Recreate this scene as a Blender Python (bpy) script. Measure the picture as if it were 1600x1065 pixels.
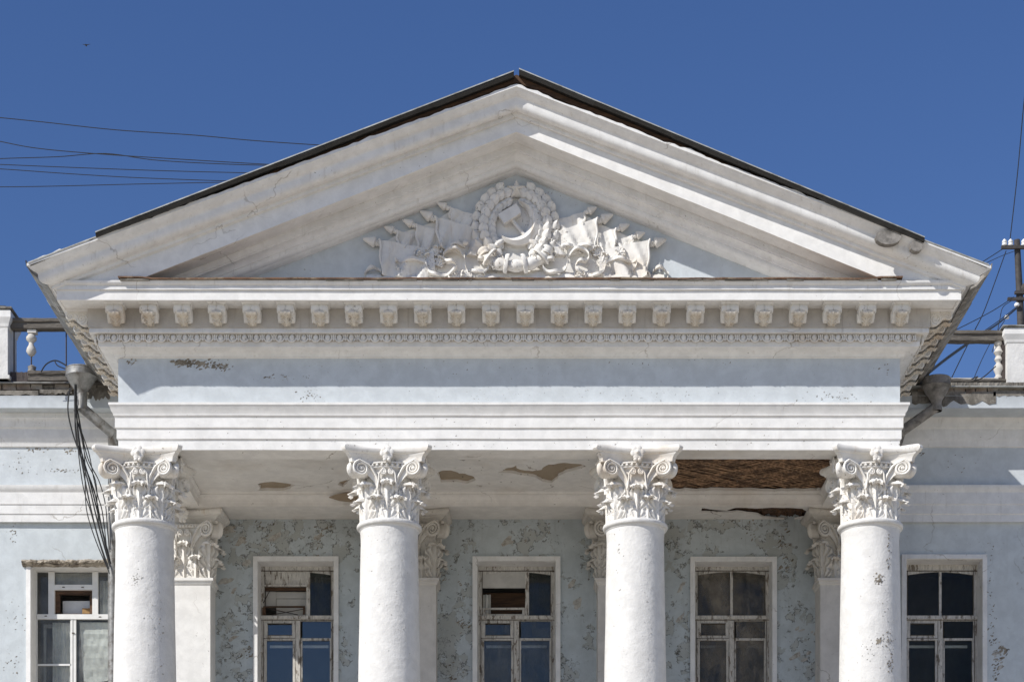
import bpy, math, random
from mathutils import Vector, noise, Matrix, geometry
R = math.radians
PI = math.pi
random.seed(7)
for o in list(bpy.data.objects): bpy.data.objects.remove(o)
SC = bpy.context.scene
COL = SC.collection

# ------------------------------------------------------------------ camera, sky, sun, exposure
# metres; camera at the origin, z = 0 at eye height, +Y into the facade
F = 3050.0; U0 = 807.0; V0 = 1668.0          # focal length and principal point measured on the photo (1600 px wide)
cam_d = bpy.data.cameras.new('camera'); cam = bpy.data.objects.new('camera', cam_d); COL.objects.link(cam)
cam.location = (0, 0, 0); cam.rotation_euler = (R(90), 0, 0)
cam_d.sensor_width = 36.0; cam_d.lens = 36.0 * F / 1600.0
cam_d.shift_x = -(U0 - 800.0) / 1600.0; cam_d.shift_y = (V0 - 532.5) / 1600.0
cam_d.clip_start = 0.1; cam_d.clip_end = 3000
SC.camera = cam

SUNV = Vector((1.28, 1.0, -1.346))            # the way the light travels
sun_el = math.atan2(1.346, math.hypot(1.28, 1.0)); sun_az = math.atan2(-1.28, -1.0)
W = bpy.data.worlds.new('World'); SC.world = W; W.use_nodes = True
wn = W.node_tree.nodes; wl = W.node_tree.links
bg = wn['Background']; bg.inputs['Strength'].default_value = 0.088
sky = wn.new('ShaderNodeTexSky'); sky.sky_type = 'NISHITA'; sky.sun_disc = False
sky.sun_elevation = sun_el; sky.sun_rotation = sun_az
sky.altitude = 300; sky.air_density = 1.0; sky.dust_density = 0.15; sky.ozone_density = 3.2
hs = wn.new('ShaderNodeHueSaturation'); hs.inputs['Saturation'].default_value = 1.18; hs.inputs['Hue'].default_value = 0.513
wl.new(sky.outputs[0], hs.inputs['Color']); wl.new(hs.outputs[0], bg.inputs['Color'])
sd = bpy.data.lights.new('sun', 'SUN'); sd.energy = 4.1; sd.angle = R(0.53); sd.color = (1.0, 0.968, 0.915)
so = bpy.data.objects.new('sun', sd); COL.objects.link(so)
so.rotation_euler = SUNV.to_track_quat('-Z', 'Y').to_euler(); so.location = (-30, -25, 40)
SC.view_settings.view_transform = 'Standard'; SC.view_settings.look = 'None'
SC.view_settings.exposure = 0.26; SC.view_settings.gamma = 1.0
SC.render.engine = 'CYCLES'
SC.cycles.max_bounces = 7; SC.cycles.diffuse_bounces = 4; SC.cycles.glossy_bounces = 4

def P(u, v, Y):
    """a measured pixel at a known distance -> metres"""
    return Vector(((u - U0) * Y / F, Y, (V0 - v) * Y / F))
def ZZ(v, Y): return (V0 - v) * Y / F
def XX(u, Y): return (u - U0) * Y / F

# ------------------------------------------------------------------ materials
def nd(nt, t, **k):
    n = nt.nodes.new(t)
    for a, b in k.items(): setattr(n, a, b)
    return n
def mth(nt, op, a, b=None, clamp=False):
    n = nt.nodes.new('ShaderNodeMath'); n.operation = op; n.use_clamp = clamp
    for i, x in enumerate((a, b)):
        if x is None: continue
        if isinstance(x, (int, float)): n.inputs[i].default_value = x
        else: nt.links.new(x, n.inputs[i])
    return n.outputs[0]
def mixc(nt, f, a, b):
    n = nt.nodes.new('ShaderNodeMix'); n.data_type = 'RGBA'; n.clamp_factor = True
    if isinstance(f, (int, float)): n.inputs[0].default_value = f
    else: nt.links.new(f, n.inputs[0])
    for i, x in ((6, a), (7, b)):
        if isinstance(x, (tuple, list)): n.inputs[i].default_value = (*x[:3], 1)
        else: nt.links.new(x, n.inputs[i])
    return n.outputs[2]
def noi(nt, vec, scale, detail=4, rough=0.55, dist=0.0):
    n = nd(nt, 'ShaderNodeTexNoise'); n.inputs['Scale'].default_value = scale
    n.inputs['Detail'].default_value = detail; n.inputs['Roughness'].default_value = rough
    n.inputs['Distortion'].default_value = dist
    nt.links.new(vec, n.inputs['Vector']); return n.outputs['Fac']
def ramp(nt, x, a, b):
    n = nd(nt, 'ShaderNodeMapRange'); n.inputs[1].default_value = a; n.inputs[2].default_value = b
    n.interpolation_type = 'SMOOTHSTEP'
    nt.links.new(x, n.inputs[0]); return n.outputs[0]
def scaled(nt, vec, s):
    n = nd(nt, 'ShaderNodeVectorMath', operation='MULTIPLY'); nt.links.new(vec, n.inputs[0]); n.inputs[1].default_value = s
    return n.outputs[0]

def plaster(name, col, stain=(0.42, 0.37, 0.30), stain_amt=0.25, pits=0.35, peel=None, bump=0.35, grain=38.0,
            rough=0.9, streak=0.25, pit_col=(0.20, 0.17, 0.13), relief=0.01, cracks=0.0, pthr=0.665):
    m = bpy.data.materials.new(name); m.use_nodes = True; nt = m.node_tree
    b = nt.nodes['Principled BSDF']; b.inputs['Roughness'].default_value = rough
    b.inputs['Specular IOR Level'].default_value = 0.25
    pos = nd(nt, 'ShaderNodeNewGeometry').outputs['Position']
    big = noi(nt, pos, 0.8, 3, 0.6); mid = noi(nt, pos, 5.0, 5, 0.65, 0.3); fine = noi(nt, pos, grain, 3, 0.6)
    c = mixc(nt, ramp(nt, mid, 0.30, 0.72), tuple(x * 0.90 for x in col), tuple(min(1, x * 1.04) for x in col))
    c = mixc(nt, mth(nt, 'MULTIPLY', ramp(nt, big, 0.50, 0.78), stain_amt), c, stain)
    # run-down streaks
    st = noi(nt, scaled(nt, pos, (7.0, 7.0, 0.55)), 1.6, 3, 0.7)
    c = mixc(nt, mth(nt, 'MULTIPLY', ramp(nt, st, 0.56, 0.78), streak), c, stain)
    # little pits where paint has popped
    clus = ramp(nt, noi(nt, pos, 1.3, 2), 0.46, 0.64)
    pit = ramp(nt, noi(nt, pos, 26.0, 4, 0.62, 0.4), pthr, pthr + 0.035)
    pit = mth(nt, 'MULTIPLY', pit, clus)
    c = mixc(nt, mth(nt, 'MULTIPLY', pit, pits), c, pit_col)
    h = mth(nt, 'MULTIPLY', fine, 0.35)
    h = mth(nt, 'ADD', h, mth(nt, 'MULTIPLY', mid, 1.0))
    h = mth(nt, 'SUBTRACT', h, mth(nt, 'MULTIPLY', pit, 0.4))
    if cracks:
        v = nd(nt, 'ShaderNodeTexVoronoi', feature='DISTANCE_TO_EDGE'); v.inputs['Scale'].default_value = 0.55
        wv = nd(nt, 'ShaderNodeVectorMath', operation='ADD'); nz = nd(nt, 'ShaderNodeTexNoise'); nz.inputs['Scale'].default_value = 3.0
        nz.inputs['Detail'].default_value = 3; nt.links.new(pos, nz.inputs['Vector'])
        nt.links.new(pos, wv.inputs[0]); nt.links.new(scaled(nt, nz.outputs['Color'], (0.45, 0.45, 0.45)), wv.inputs[1])
        nt.links.new(wv.outputs[0], v.inputs['Vector'])
        ck = mth(nt, 'MULTIPLY', mth(nt, 'SUBTRACT', 1.0, ramp(nt, v.outputs['Distance'], 0.001, 0.006)), ramp(nt, noi(nt, pos, 1.1, 2), 0.52, 0.62))
        c = mixc(nt, mth(nt, 'MULTIPLY', ck, cracks), c, (0.16, 0.12, 0.08))
        h = mth(nt, 'SUBTRACT', h, mth(nt, 'MULTIPLY', ck, 0.5))
    if peel:
        under, under2, thr, edgec = peel
        zone = noi(nt, pos, 0.62, 3, 0.5)
        fl = noi(nt, pos, 4.2, 8, 0.66, 0.35)
        val = mth(nt, 'ADD', fl, mth(nt, 'MULTIPLY', zone, 0.62))
        pm = ramp(nt, val, thr, thr + 0.008)
        ed = mth(nt, 'SUBTRACT', 1.0, ramp(nt, mth(nt, 'ABSOLUTE', mth(nt, 'SUBTRACT', val, thr)), 0.004, 0.022))
        brk = ramp(nt, noi(nt, pos, 9.0, 3), 0.42, 0.56)
        ed = mth(nt, 'MULTIPLY', ed, brk)
        uc = mixc(nt, ramp(nt, noi(nt, pos, 2.0, 4), 0.42, 0.6), under, under2)
        c = mixc(nt, mth(nt, 'MULTIPLY', pm, 0.75), c, uc); c = mixc(nt, mth(nt, 'MULTIPLY', ed, 0.85), c, edgec)
        # small scribbles of curled paint
        f2 = noi(nt, pos, 11.0, 6, 0.7, 0.8)
        z2 = ramp(nt, noi(nt, pos, 1.7, 4, 0.6), 0.50, 0.60)
        sc = mth(nt, 'MULTIPLY', ramp(nt, f2, 0.585, 0.62), z2)
        rd = mth(nt, 'SUBTRACT', 1.0, ramp(nt, mth(nt, 'ABSOLUTE', mth(nt, 'SUBTRACT', noi(nt, pos, 7.5, 6, 0.66, 0.5), 0.5)), 0.004, 0.016))
        z3 = mth(nt, 'MULTIPLY', ramp(nt, noi(nt, pos, 1.25, 4, 0.6), 0.54, 0.64), ramp(nt, noi(nt, pos, 14.0, 2), 0.47, 0.53))
        sc = mth(nt, 'MAXIMUM', sc, mth(nt, 'MULTIPLY', rd, z3))
        c = mixc(nt, mth(nt, 'MULTIPLY', sc, 0.72), c, edgec)
        h = mth(nt, 'SUBTRACT', h, mth(nt, 'MULTIPLY', pm, 0.9)); h = mth(nt, 'SUBTRACT', h, mth(nt, 'MULTIPLY', sc, 0.5))
    nt.links.new(c, b.inputs['Base Color'])
    bp = nd(nt, 'ShaderNodeBump'); bp.inputs['Strength'].default_value = bump; bp.inputs['Distance'].default_value = relief
    nt.links.new(h, bp.inputs['Height']); nt.links.new(bp.outputs[0], b.inputs['Normal'])
    return m

def plain(name, col, rough=0.7, metal=0.0, var=0.25, scale=8.0, bump=0.2, stretch=(1, 1, 1), col2=None, thr=(0.4, 0.65), amt=0.8, detail=6):
    m = bpy.data.materials.new(name); m.use_nodes = True; nt = m.node_tree
    b = nt.nodes['Principled BSDF']; b.inputs['Roughness'].default_value = rough; b.inputs['Metallic'].default_value = metal
    pos = nd(nt, 'ShaderNodeNewGeometry').outputs['Position']
    v = scaled(nt, pos, stretch)
    n = noi(nt, v, scale, detail, 0.65, 0.2)
    c = mixc(nt, ramp(nt, n, 0.3, 0.7), tuple(x * (1 - var) for x in col), tuple(min(1, x * (1 + var * .5)) for x in col))
    if col2: c = mixc(nt, mth(nt, 'MULTIPLY', ramp(nt, noi(nt, v, scale * 0.45, 7, 0.7, 0.4), *thr), amt), c, col2)
    nt.links.new(c, b.inputs['Base Color'])
    bp = nd(nt, 'ShaderNodeBump'); bp.inputs['Strength'].default_value = bump; bp.inputs['Distance'].default_value = 0.01
    nt.links.new(n, bp.inputs['Height']); nt.links.new(bp.outputs[0], b.inputs['Normal'])
    return m

def glass(name, dust=0.0, dustc=(0.25, 0.22, 0.18), tint=(0.88, 0.90, 0.90), ior=1.75):
    m = bpy.data.materials.new(name); m.use_nodes = True; nt = m.node_tree
    for n in list(nt.nodes):
        if n.type == 'BSDF_PRINCIPLED': nt.nodes.remove(n)
    out = [n for n in nt.nodes if n.type == 'OUTPUT_MATERIAL'][0]
    pos = nd(nt, 'ShaderNodeNewGeometry').outputs['Position']
    tr = nd(nt, 'ShaderNodeBsdfTransparent'); tr.inputs[0].default_value = (*tint, 1)
    gl = nd(nt, 'ShaderNodeBsdfGlossy'); gl.inputs['Roughness'].default_value = 0.03
    bp = nd(nt, 'ShaderNodeBump'); bp.inputs['Strength'].default_value = 0.05; bp.inputs['Distance'].default_value = 0.02
    nt.links.new(noi(nt, pos, 1.5, 2), bp.inputs['Height']); nt.links.new(bp.outputs[0], gl.inputs['Normal'])
    geo = nd(nt, 'ShaderNodeNewGeometry'); dp = nd(nt, 'ShaderNodeVectorMath', operation='DOT_PRODUCT')
    nt.links.new(geo.outputs['Incoming'], dp.inputs[0]); nt.links.new(geo.outputs['Normal'], dp.inputs[1])
    f0 = ((ior - 1) / (ior + 1)) ** 2
    fr = mth(nt, 'ADD', f0, mth(nt, 'MULTIPLY', mth(nt, 'POWER', mth(nt, 'SUBTRACT', 1.0, mth(nt, 'ABSOLUTE', dp.outputs['Value']), clamp=True), 5.0), 1 - f0))
    mx = nd(nt, 'ShaderNodeMixShader'); nt.links.new(fr, mx.inputs[0]); nt.links.new(tr.outputs[0], mx.inputs[1]); nt.links.new(gl.outputs[0], mx.inputs[2])
    df = nd(nt, 'ShaderNodeBsdfDiffuse')
    nt.links.new(mixc(nt, ramp(nt, noi(nt, pos, 4, 5), .35, .7), tuple(x * .6 for x in dustc), dustc), df.inputs[0])
    m2 = nd(nt, 'ShaderNodeMixShader')
    f = mth(nt, 'MULTIPLY', ramp(nt, noi(nt, scaled(nt, pos, (1, 1, .5)), 2.2, 6, 0.65), 0.25, 0.75), min(1, dust * 1.6), clamp=True)
    nt.links.new(f, m2.inputs[0]); nt.links.new(mx.outputs[0], m2.inputs[1]); nt.links.new(df.outputs[0], m2.inputs[2])
    nt.links.new(m2.outputs[0], out.inputs['Surface'])
    return m

M = {}
M['white'] = plaster('white_limewash', (0.79, 0.775, 0.745), stain_amt=0.10, pits=0.5, bump=0.30, streak=0.10, cracks=0.25)
M['corn'] = plaster('cornice_plaster', (0.76, 0.75, 0.73), stain=(0.38, 0.34, 0.28), stain_amt=0.22, pits=0.75, bump=0.30, streak=0.34, cracks=0.4)
M['stucco'] = plaster('trowelled_stucco', (0.70, 0.685, 0.655), stain_amt=0.05, pits=0.6, bump=0.55, grain=17.0, streak=0.10, relief=0.026)
M['orn'] = plaster('ornament_plaster', (0.76, 0.735, 0.69), stain=(0.50, 0.38, 0.25), stain_amt=0.5, pits=0.75, bump=0.45, grain=55, streak=0.45, pthr=0.60)
M['ornb'] = plaster('brown_stained_ornament', (0.66, 0.61, 0.53), stain=(0.36, 0.22, 0.11), stain_amt=0.5, pits=0.8, bump=0.5, grain=55, streak=0.55, pthr=0.58)
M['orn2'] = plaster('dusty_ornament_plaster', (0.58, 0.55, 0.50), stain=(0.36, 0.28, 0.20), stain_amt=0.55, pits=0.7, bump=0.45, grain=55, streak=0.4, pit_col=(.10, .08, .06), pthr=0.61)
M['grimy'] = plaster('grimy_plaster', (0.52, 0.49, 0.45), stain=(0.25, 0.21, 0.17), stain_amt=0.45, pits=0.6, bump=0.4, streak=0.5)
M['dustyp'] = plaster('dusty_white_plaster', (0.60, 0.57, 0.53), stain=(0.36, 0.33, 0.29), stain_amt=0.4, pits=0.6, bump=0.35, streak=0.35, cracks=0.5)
M['blue'] = plaster('pale_blue_plaster', (0.56, 0.60, 0.615), stain=(0.42, 0.42, 0.40), stain_amt=0.12, pits=0.65, bump=0.30, streak=0.10)
M['frieze'] = plaster('frieze_blue_plaster', (0.56, 0.595, 0.615), stain=(0.42, 0.42, 0.40), stain_amt=0.14, pits=0.75, bump=0.30, streak=0.12)
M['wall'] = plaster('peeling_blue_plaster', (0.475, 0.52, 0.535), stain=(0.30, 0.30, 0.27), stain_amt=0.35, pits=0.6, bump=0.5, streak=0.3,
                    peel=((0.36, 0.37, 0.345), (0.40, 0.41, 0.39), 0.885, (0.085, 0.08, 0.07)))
M['side'] = plaster('sound_blue_plaster', (0.56, 0.60, 0.615), stain=(0.38, 0.38, 0.36), stain_amt=0.15, pits=0.85, bump=0.35, streak=0.12, cracks=0.3)
M['ceil'] = plaster('ceiling_plaster', (0.76, 0.735, 0.695), stain=(0.42, 0.33, 0.23), stain_amt=0.30, pits=0.85, bump=0.35, streak=0.0, cracks=0.7)
M['bare'] = plaster('bare_render_coat', (0.36, 0.29, 0.21), stain=(0.22, 0.16, 0.10), stain_amt=0.6, pits=0.6, bump=0.7, streak=0.0)
M['cement'] = plain('stained_cement', (0.27, 0.25, 0.225), 0.9, var=0.4, scale=7, bump=0.6, col2=(0.08, 0.075, 0.065), thr=(0.48, 0.6), amt=.7)
M['tin'] = plain('weathered_tin', (0.20, 0.195, 0.18), 0.55, metal=0.25, var=0.4, scale=5, bump=0.3, col2=(0.06, 0.05, 0.04), thr=(0.45, 0.62))
M['galv'] = plain('stained_galvanised_steel', (0.30, 0.295, 0.28), 0.5, metal=0.45, var=0.3, scale=9, bump=0.3, col2=(0.12, 0.10, 0.08), thr=(0.48, 0.62), amt=.8)
M['roofdark'] = plain('dark_roof_metal', (0.032, 0.032, 0.031), 0.5, metal=0.3, var=0.3, scale=6, bump=0.2)
M['rooflight'] = plain('pale_roof_sheet', (0.42, 0.42, 0.39), 0.5, metal=0.3, var=0.3, scale=6, bump=0.2, col2=(.2, .18, .14), thr=(.5, .65))
M['rust'] = plain('rusty_flashing', (0.20, 0.115, 0.07), 0.8, metal=0.1, var=0.5, scale=6, bump=0.4, col2=(0.34, 0.27, 0.19), thr=(0.5, 0.6))
M['timber'] = plain('weathered_timber', (0.17, 0.15, 0.125), 0.85, var=0.5, scale=10, bump=0.8, stretch=(0.35, 5, 9), col2=(0.07, 0.06, 0.05), thr=(0.45, 0.6))
M['brownwood'] = plain('old_brown_boards', (0.10, 0.052, 0.027), 0.85, var=0.5, scale=6, bump=0.8, stretch=(0.5, 4, 4), col2=(0.05, 0.03, 0.018), thr=(0.45, 0.6))
M['lath'] = plain('lath_wood', (0.44, 0.27, 0.155), 0.85, var=0.55, scale=9, bump=0.5, col2=(0.09, 0.055, 0.035), thr=(0.45, 0.6))
M['flake'] = plain('flaking_white_joinery', (0.56, 0.53, 0.48), 0.75, var=0.25, scale=34, bump=0.7, stretch=(1, 1, 0.25), col2=(0.13, 0.095, 0.065), thr=(0.53, 0.60), amt=.85)
M['joinery'] = plain('white_joinery', (0.74, 0.73, 0.70), 0.5, var=0.08, scale=6, bump=0.05)
M['iron'] = plain('rusty_iron', (0.07, 0.055, 0.05), 0.7, metal=0.3, var=0.4, scale=12)
M['cable'] = plain('black_cable_rubber', (0.018, 0.018, 0.018), 0.6, var=0.2)
M['porc'] = plain('white_porcelain', (0.78, 0.77, 0.74), 0.25, var=0.08)
M['polewood'] = plain('dark_pole_metal', (0.06, 0.052, 0.047), 0.75, var=0.4, scale=6)
M['room'] = plain('room_wall', (0.20, 0.19, 0.175), 0.9, var=0.2, scale=1)
M['board'] = plain('pale_inner_board', (0.52, 0.50, 0.46), 0.8, var=0.15, scale=3, col2=(.3, .25, .2), thr=(.55, .7))
M['curtain'] = plain('beige_curtain_cloth', (0.84, 0.81, 0.74), 0.9, var=0.15, scale=4, bump=0.4)
M['brick'] = plain('worn_brick', (0.25, 0.19, 0.145), 0.95, var=0.45, scale=5, bump=1.0, col2=(0.30, 0.28, 0.24), thr=(0.4, 0.6))
M['mortar'] = plain('crumbling_mortar', (0.23, 0.21, 0.18), 0.95, var=0.4, scale=9, bump=1.0, col2=(0.10, 0.09, 0.075), thr=(0.45, 0.6))
M['ground'] = plain('paved_square', (0.53, 0.47, 0.38), 0.95, var=0.2, scale=0.6, bump=0.2)
M['ledge'] = plain('broken_cement_ledge', (0.40, 0.35, 0.28), 0.95, var=0.45, scale=14, bump=1.0, col2=(0.12, 0.095, 0.07), thr=(0.48, 0.6))
M['chip0'] = plain('gap_shade_and_slot_brown', (0.10, 0.08, 0.06), 0.95, var=0.5, scale=30)  # brown of the hinge slots; also paints shadow gaps between frame members
M['glass'] = glass('clean_window_glass', 0.02, ior=1.75)
M['glassk'] = glass('dark_window_glass', 0.10, (0.10, 0.10, 0.09), ior=1.22)
M['glassg'] = glass('grey_green_dusty_glass', 0.40, (0.105, 0.115, 0.11), ior=1.35)
M['glassw'] = glass('pale_dusty_glass', 0.22, (0.46, 0.46, 0.44), ior=1.30)
M['glassd'] = glass('dusty_window_glass', 0.66, (0.27, 0.24, 0.20), ior=1.3)
M['glassm'] = glass('streaked_window_glass', 0.30, (0.22, 0.23, 0.235), ior=1.55)

# ------------------------------------------------------------------ builders
class MB:
    def __init__(s): s.v = []; s.f = []
    def add(s, vs, fs):
        k = len(s.v); s.v += [tuple(x) for x in vs]; s.f += [tuple(i + k for i in f) for f in fs]; return s
    def box(s, a, b, jit=0.0):
        x0, y0, z0 = a; x1, y1, z1 = b
        vs = [(x0, y0, z0), (x1, y0, z0), (x1, y1, z0), (x0, y1, z0), (x0, y0, z1), (x1, y0, z1), (x1, y1, z1), (x0, y1, z1)]
        if jit: vs = [tuple(c + random.uniform(-jit, jit) for c in v) for v in vs]
        return s.add(vs, [(0, 3, 2, 1), (4, 5, 6, 7), (0, 1, 5, 4), (1, 2, 6, 5), (2, 3, 7, 6), (3, 0, 4, 7)])
    def grid(s, rows, closed_u=False):
        nr = len(rows); nc = len(rows[0]); k = len(s.v)
        for r in rows: s.v += [tuple(p) for p in r]
        for i in range(nr - 1):
            for j in range(nc - (0 if closed_u else 1)):
                a = k + i * nc + j; b = k + i * nc + (j + 1) % nc
                s.f.append((a, b, b + nc, a + nc))
        return s
    def lathe(s, prof, c=(0, 0, 0), n=32, cap=True):
        rows = [[(c[0] + r * math.cos(2 * PI * j / n), c[1] + r * math.sin(2 * PI * j / n), c[2] + z) for j in range(n)] for r, z in prof]
        k = len(s.v); s.grid(rows, True)
        if cap:
            s.f.append(tuple(k + j for j in reversed(range(n)))); s.f.append(tuple(k + (len(prof) - 1) * n + j for j in range(n)))
        return s
    def tube(s, pts, r, n=6, flat=(1, 1), up=None):
        pts = [Vector(p) for p in pts]; rows = []
        nrm = None
        for i, p in enumerate(pts):
            t = (pts[min(i + 1, len(pts) - 1)] - pts[max(i - 1, 0)])
            if t.length < 1e-9: t = Vector((0, 0, 1))
            t.normalize()
            if up is not None: a = Vector(up); a = (a - t * a.dot(t))
            elif nrm is None: a = Vector((0, 0, 1)) if abs(t.z) < 0.9 else Vector((0, 1, 0)); a = a - t * a.dot(t)
            else: a = nrm - t * nrm.dot(t)
            a.normalize(); nrm = a; b = t.cross(a)
            rr = r[i] if isinstance(r, (list, tuple)) else r
            rows.append([p + a * (rr * flat[0] * math.cos(2 * PI * j / n)) + b * (rr * flat[1] * math.sin(2 * PI * j / n)) for j in range(n)])
        k = len(s.v); s.grid(rows, True)
        s.f.append(tuple(k + j for j in reversed(range(n)))); s.f.append(tuple(k + (len(rows) - 1) * n + j for j in range(n)))
        return s
    def prism(s, poly, y0, y1):
        """polygon in x,z extruded from y0 (front) to y1"""
        n = len(poly)
        vs = [(x, y0, z) for x, z in poly] + [(x, y1, z) for x, z in poly]
        fs = [tuple(range(n)), tuple(reversed(range(n, 2 * n)))] + [((i + 1) % n, i, n + i, n + (i + 1) % n) for i in range(n)]
        return s.add(vs, fs)
    def mesh(s, name, mat, smooth=None):
        me = bpy.data.meshes.new(name); me.from_pydata(s.v, [], s.f); me.materials.append(mat)
        if smooth is not None:
            for p in me.polygons: p.use_smooth = True
            me.set_sharp_from_angle(angle=R(smooth))
        me.update(); return me
    def build(s, name, mat, parent=None, smooth=None, loc=None):
        return link(name, s.mesh(name, mat, smooth), parent, loc)
def link(name, me, parent=None, loc=None, rz=0.0, scale=None):
    o = bpy.data.objects.new(name, me); COL.objects.link(o)
    if parent is not None: o.parent = parent
    if loc is not None: o.location = loc
    if rz: o.rotation_euler = (0, 0, rz)
    if scale: o.scale = scale
    return o
def thing(name, label, cat, loc=(0, 0, 0), group=None):
    o = link(name, None, None, loc); o.empty_display_size = 0.3
    return tag(o, label, cat, group)
def tag(o, label, cat, group=None):
    o['label'] = label; o['category'] = cat
    if group: o['group'] = group
    return o
def structure(o): o['kind'] = 'structure'; return o
def stuff(o): o['kind'] = 'stuff'; return o
def smoothpath(pts, n=6, closed=False):
    pts = [Vector(p) for p in pts]; out = []
    for i in range(len(pts) - 1):
        p0 = pts[max(i - 1, 0)]; p1 = pts[i]; p2 = pts[i + 1]; p3 = pts[min(i + 2, len(pts) - 1)]
        for k in range(n):
            t = k / n
            out.append(0.5 * ((2 * p1) + (p2 - p0) * t + (2 * p0 - 5 * p1 + 4 * p2 - p3) * t * t + (3 * p1 - p0 - 3 * p2 + p3) * t ** 3))
    out.append(pts[-1]); return out
def wob(p, a=0.006):
    a *= .65
    q = Vector((p[0] * 0.9, p[1] * 0.9, p[2] * 0.9 + 3.7)); q2 = Vector((p[0] * 4.3 + 9, p[1] * 4.3, p[2] * 4.3))
    return Vector((p[0] + a * .5 * noise.noise(q2 + Vector((5, 5, 5))), p[1] + a * noise.noise(q) + a * .4 * noise.noise(q2), p[2] + a * noise.noise(q + Vector((11, 0, 0))) + a * .6 * noise.noise(q2 + Vector((0, 7, 0)))))
def holes_sheet(name, outer, holes, z, th, mat, parent):
    """flat sheet with irregular holes and real thickness (constrained triangulation)"""
    pts = []; eds = []
    for poly in [outer] + holes:
        k = len(pts); pts += [Vector(p) for p in poly]; eds += [(k + i, k + (i + 1) % len(poly)) for i in range(len(poly))]
    vs, es, fs, _, _, _ = geometry.delaunay_2d_cdt(pts, eds, [], 0, 1e-5)
    def inside(p, poly):
        c = False; n = len(poly)
        for i in range(n):
            x1, y1 = poly[i]; x2, y2 = poly[(i + 1) % n]
            if (y1 > p.y) != (y2 > p.y) and p.x < (x2 - x1) * (p.y - y1) / (y2 - y1) + x1: c = not c
        return c
    m = MB(); keep = []; n = len(vs)
    for f in fs:
        c = sum((vs[i] for i in f), Vector((0, 0))) / len(f)
        if inside(c, outer) and not any(inside(c, h) for h in holes): keep.append(tuple(f))
    m.v = [(v.x, v.y, z) for v in vs] + [(v.x, v.y, z + th) for v in vs]
    cnt = {}
    for f in keep:
        for a, b in zip(f, f[1:] + f[:1]): cnt[(a, b)] = cnt.get((a, b), 0) + 1
    m.f = [tuple(reversed(f)) for f in keep] + [tuple(i + n for i in f) for f in keep]
    m.f += [(a, b, b + n, a + n) for (a, b) in cnt if (b, a) not in cnt]
    return m.build(name, mat, parent)
def ragged(poly, amp=0.04, sub=5, seed=0):
    out = []; n = len(poly)
    for i in range(n):
        a = Vector(poly[i]); b = Vector(poly[(i + 1) % n])
        for k in range(sub):
            p = a.lerp(b, k / sub); q = Vector((p.x * 6 + seed, p.y * 6, seed * 1.3))
            out.append((p.x + amp * noise.noise(q), p.y + amp * noise.noise(q + Vector((31, 0, 0)))))
    return out

# ------------------------------------------------------------------ key planes
YC = 30.5                      # column axes
YF = 30.137                    # frieze face
YW = 33.95                     # main wall
XL, XR = -6.146, 5.919         # frieze side faces
Z0 = -1.6                      # ground
ZT = 9.54                      # top of the capitals
ZC = 9.74                      # porch ceiling
COLX = [-5.807, -1.987, 1.856, 5.528]
PILX = [-5.68, -1.82, 1.837, 5.64]

gm = MB(); gm.add([(-900, -900, Z0), (900, -900, Z0), (900, 900, Z0), (-900, 900, Z0)], [(0, 1, 2, 3)])
structure(gm.build('ground', M['ground']))
st = MB()
for k in range(5):
    st.box((XL - 1.2 - .0 , 28.6 + k * .32, Z0 + k * .15), (XR + 1.2, YW, Z0 + (k + 1) * .15 - .0001 * k))
structure(st.build('porch_steps', M['cement']))
PORZ = Z0 + .75

B = thing('building', 'white and pale blue classical building with columned portico and triangular pediment', 'building', (0, 0, 0))

# ------------------------------------------------------------------ belts
def belt(name, prof, mat, yb=YW, parent=B, smooth=40, step=0.35, amp=0.006, sides=True):
    """prof: (projection, z) points from top to bottom, run round three sides of the portico"""
    rows = []
    for p, z in prof:
        if sides: path = [(XL - p, yb), (XL - p, YF - p), (XR + p, YF - p), (XR + p, yb)]
        else: path = [(XL - p, YF - p), (XR + p, YF - p)]
        segn = [10, 36, 10] if sides else [36]
        row = []
        for i in range(len(path) - 1):
            for k in range(segn[i]):
                t = k / segn[i]
                row.append(wob((path[i][0] * (1 - t) + path[i + 1][0] * t, path[i][1] * (1 - t) + path[i + 1][1] * t, z), amp))
        row.append(wob((path[-1][0], path[-1][1], z), amp))
        rows.append(row)
    return MB().grid(rows[::-1]).build(name, mat, parent, smooth)
def straight(name, prof, x0, x1, mat, ybase=YW, parent=B, smooth=40, amp=0.006, step=0.4):
    n = max(2, int((x1 - x0) / step)); rows = []
    for p, z in prof: rows.append([wob((x0 + (x1 - x0) * k / n, ybase - p, z), amp) for k in range(n + 1)])
    return MB().grid(rows[::-1]).build(name, mat, parent, smooth)
def arcp(c, r, a0, a1, n=6, ry=None):
    ry = ry or r
    return [(c[0] + r * math.cos(R(a0 + (a1 - a0) * k / n)), c[1] + ry * math.sin(R(a0 + (a1 - a0) * k / n))) for k in range(n + 1)]

z_corb = ZZ(468.5, YF - .77); z_cort = ZZ(453, YF - .77)
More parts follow.
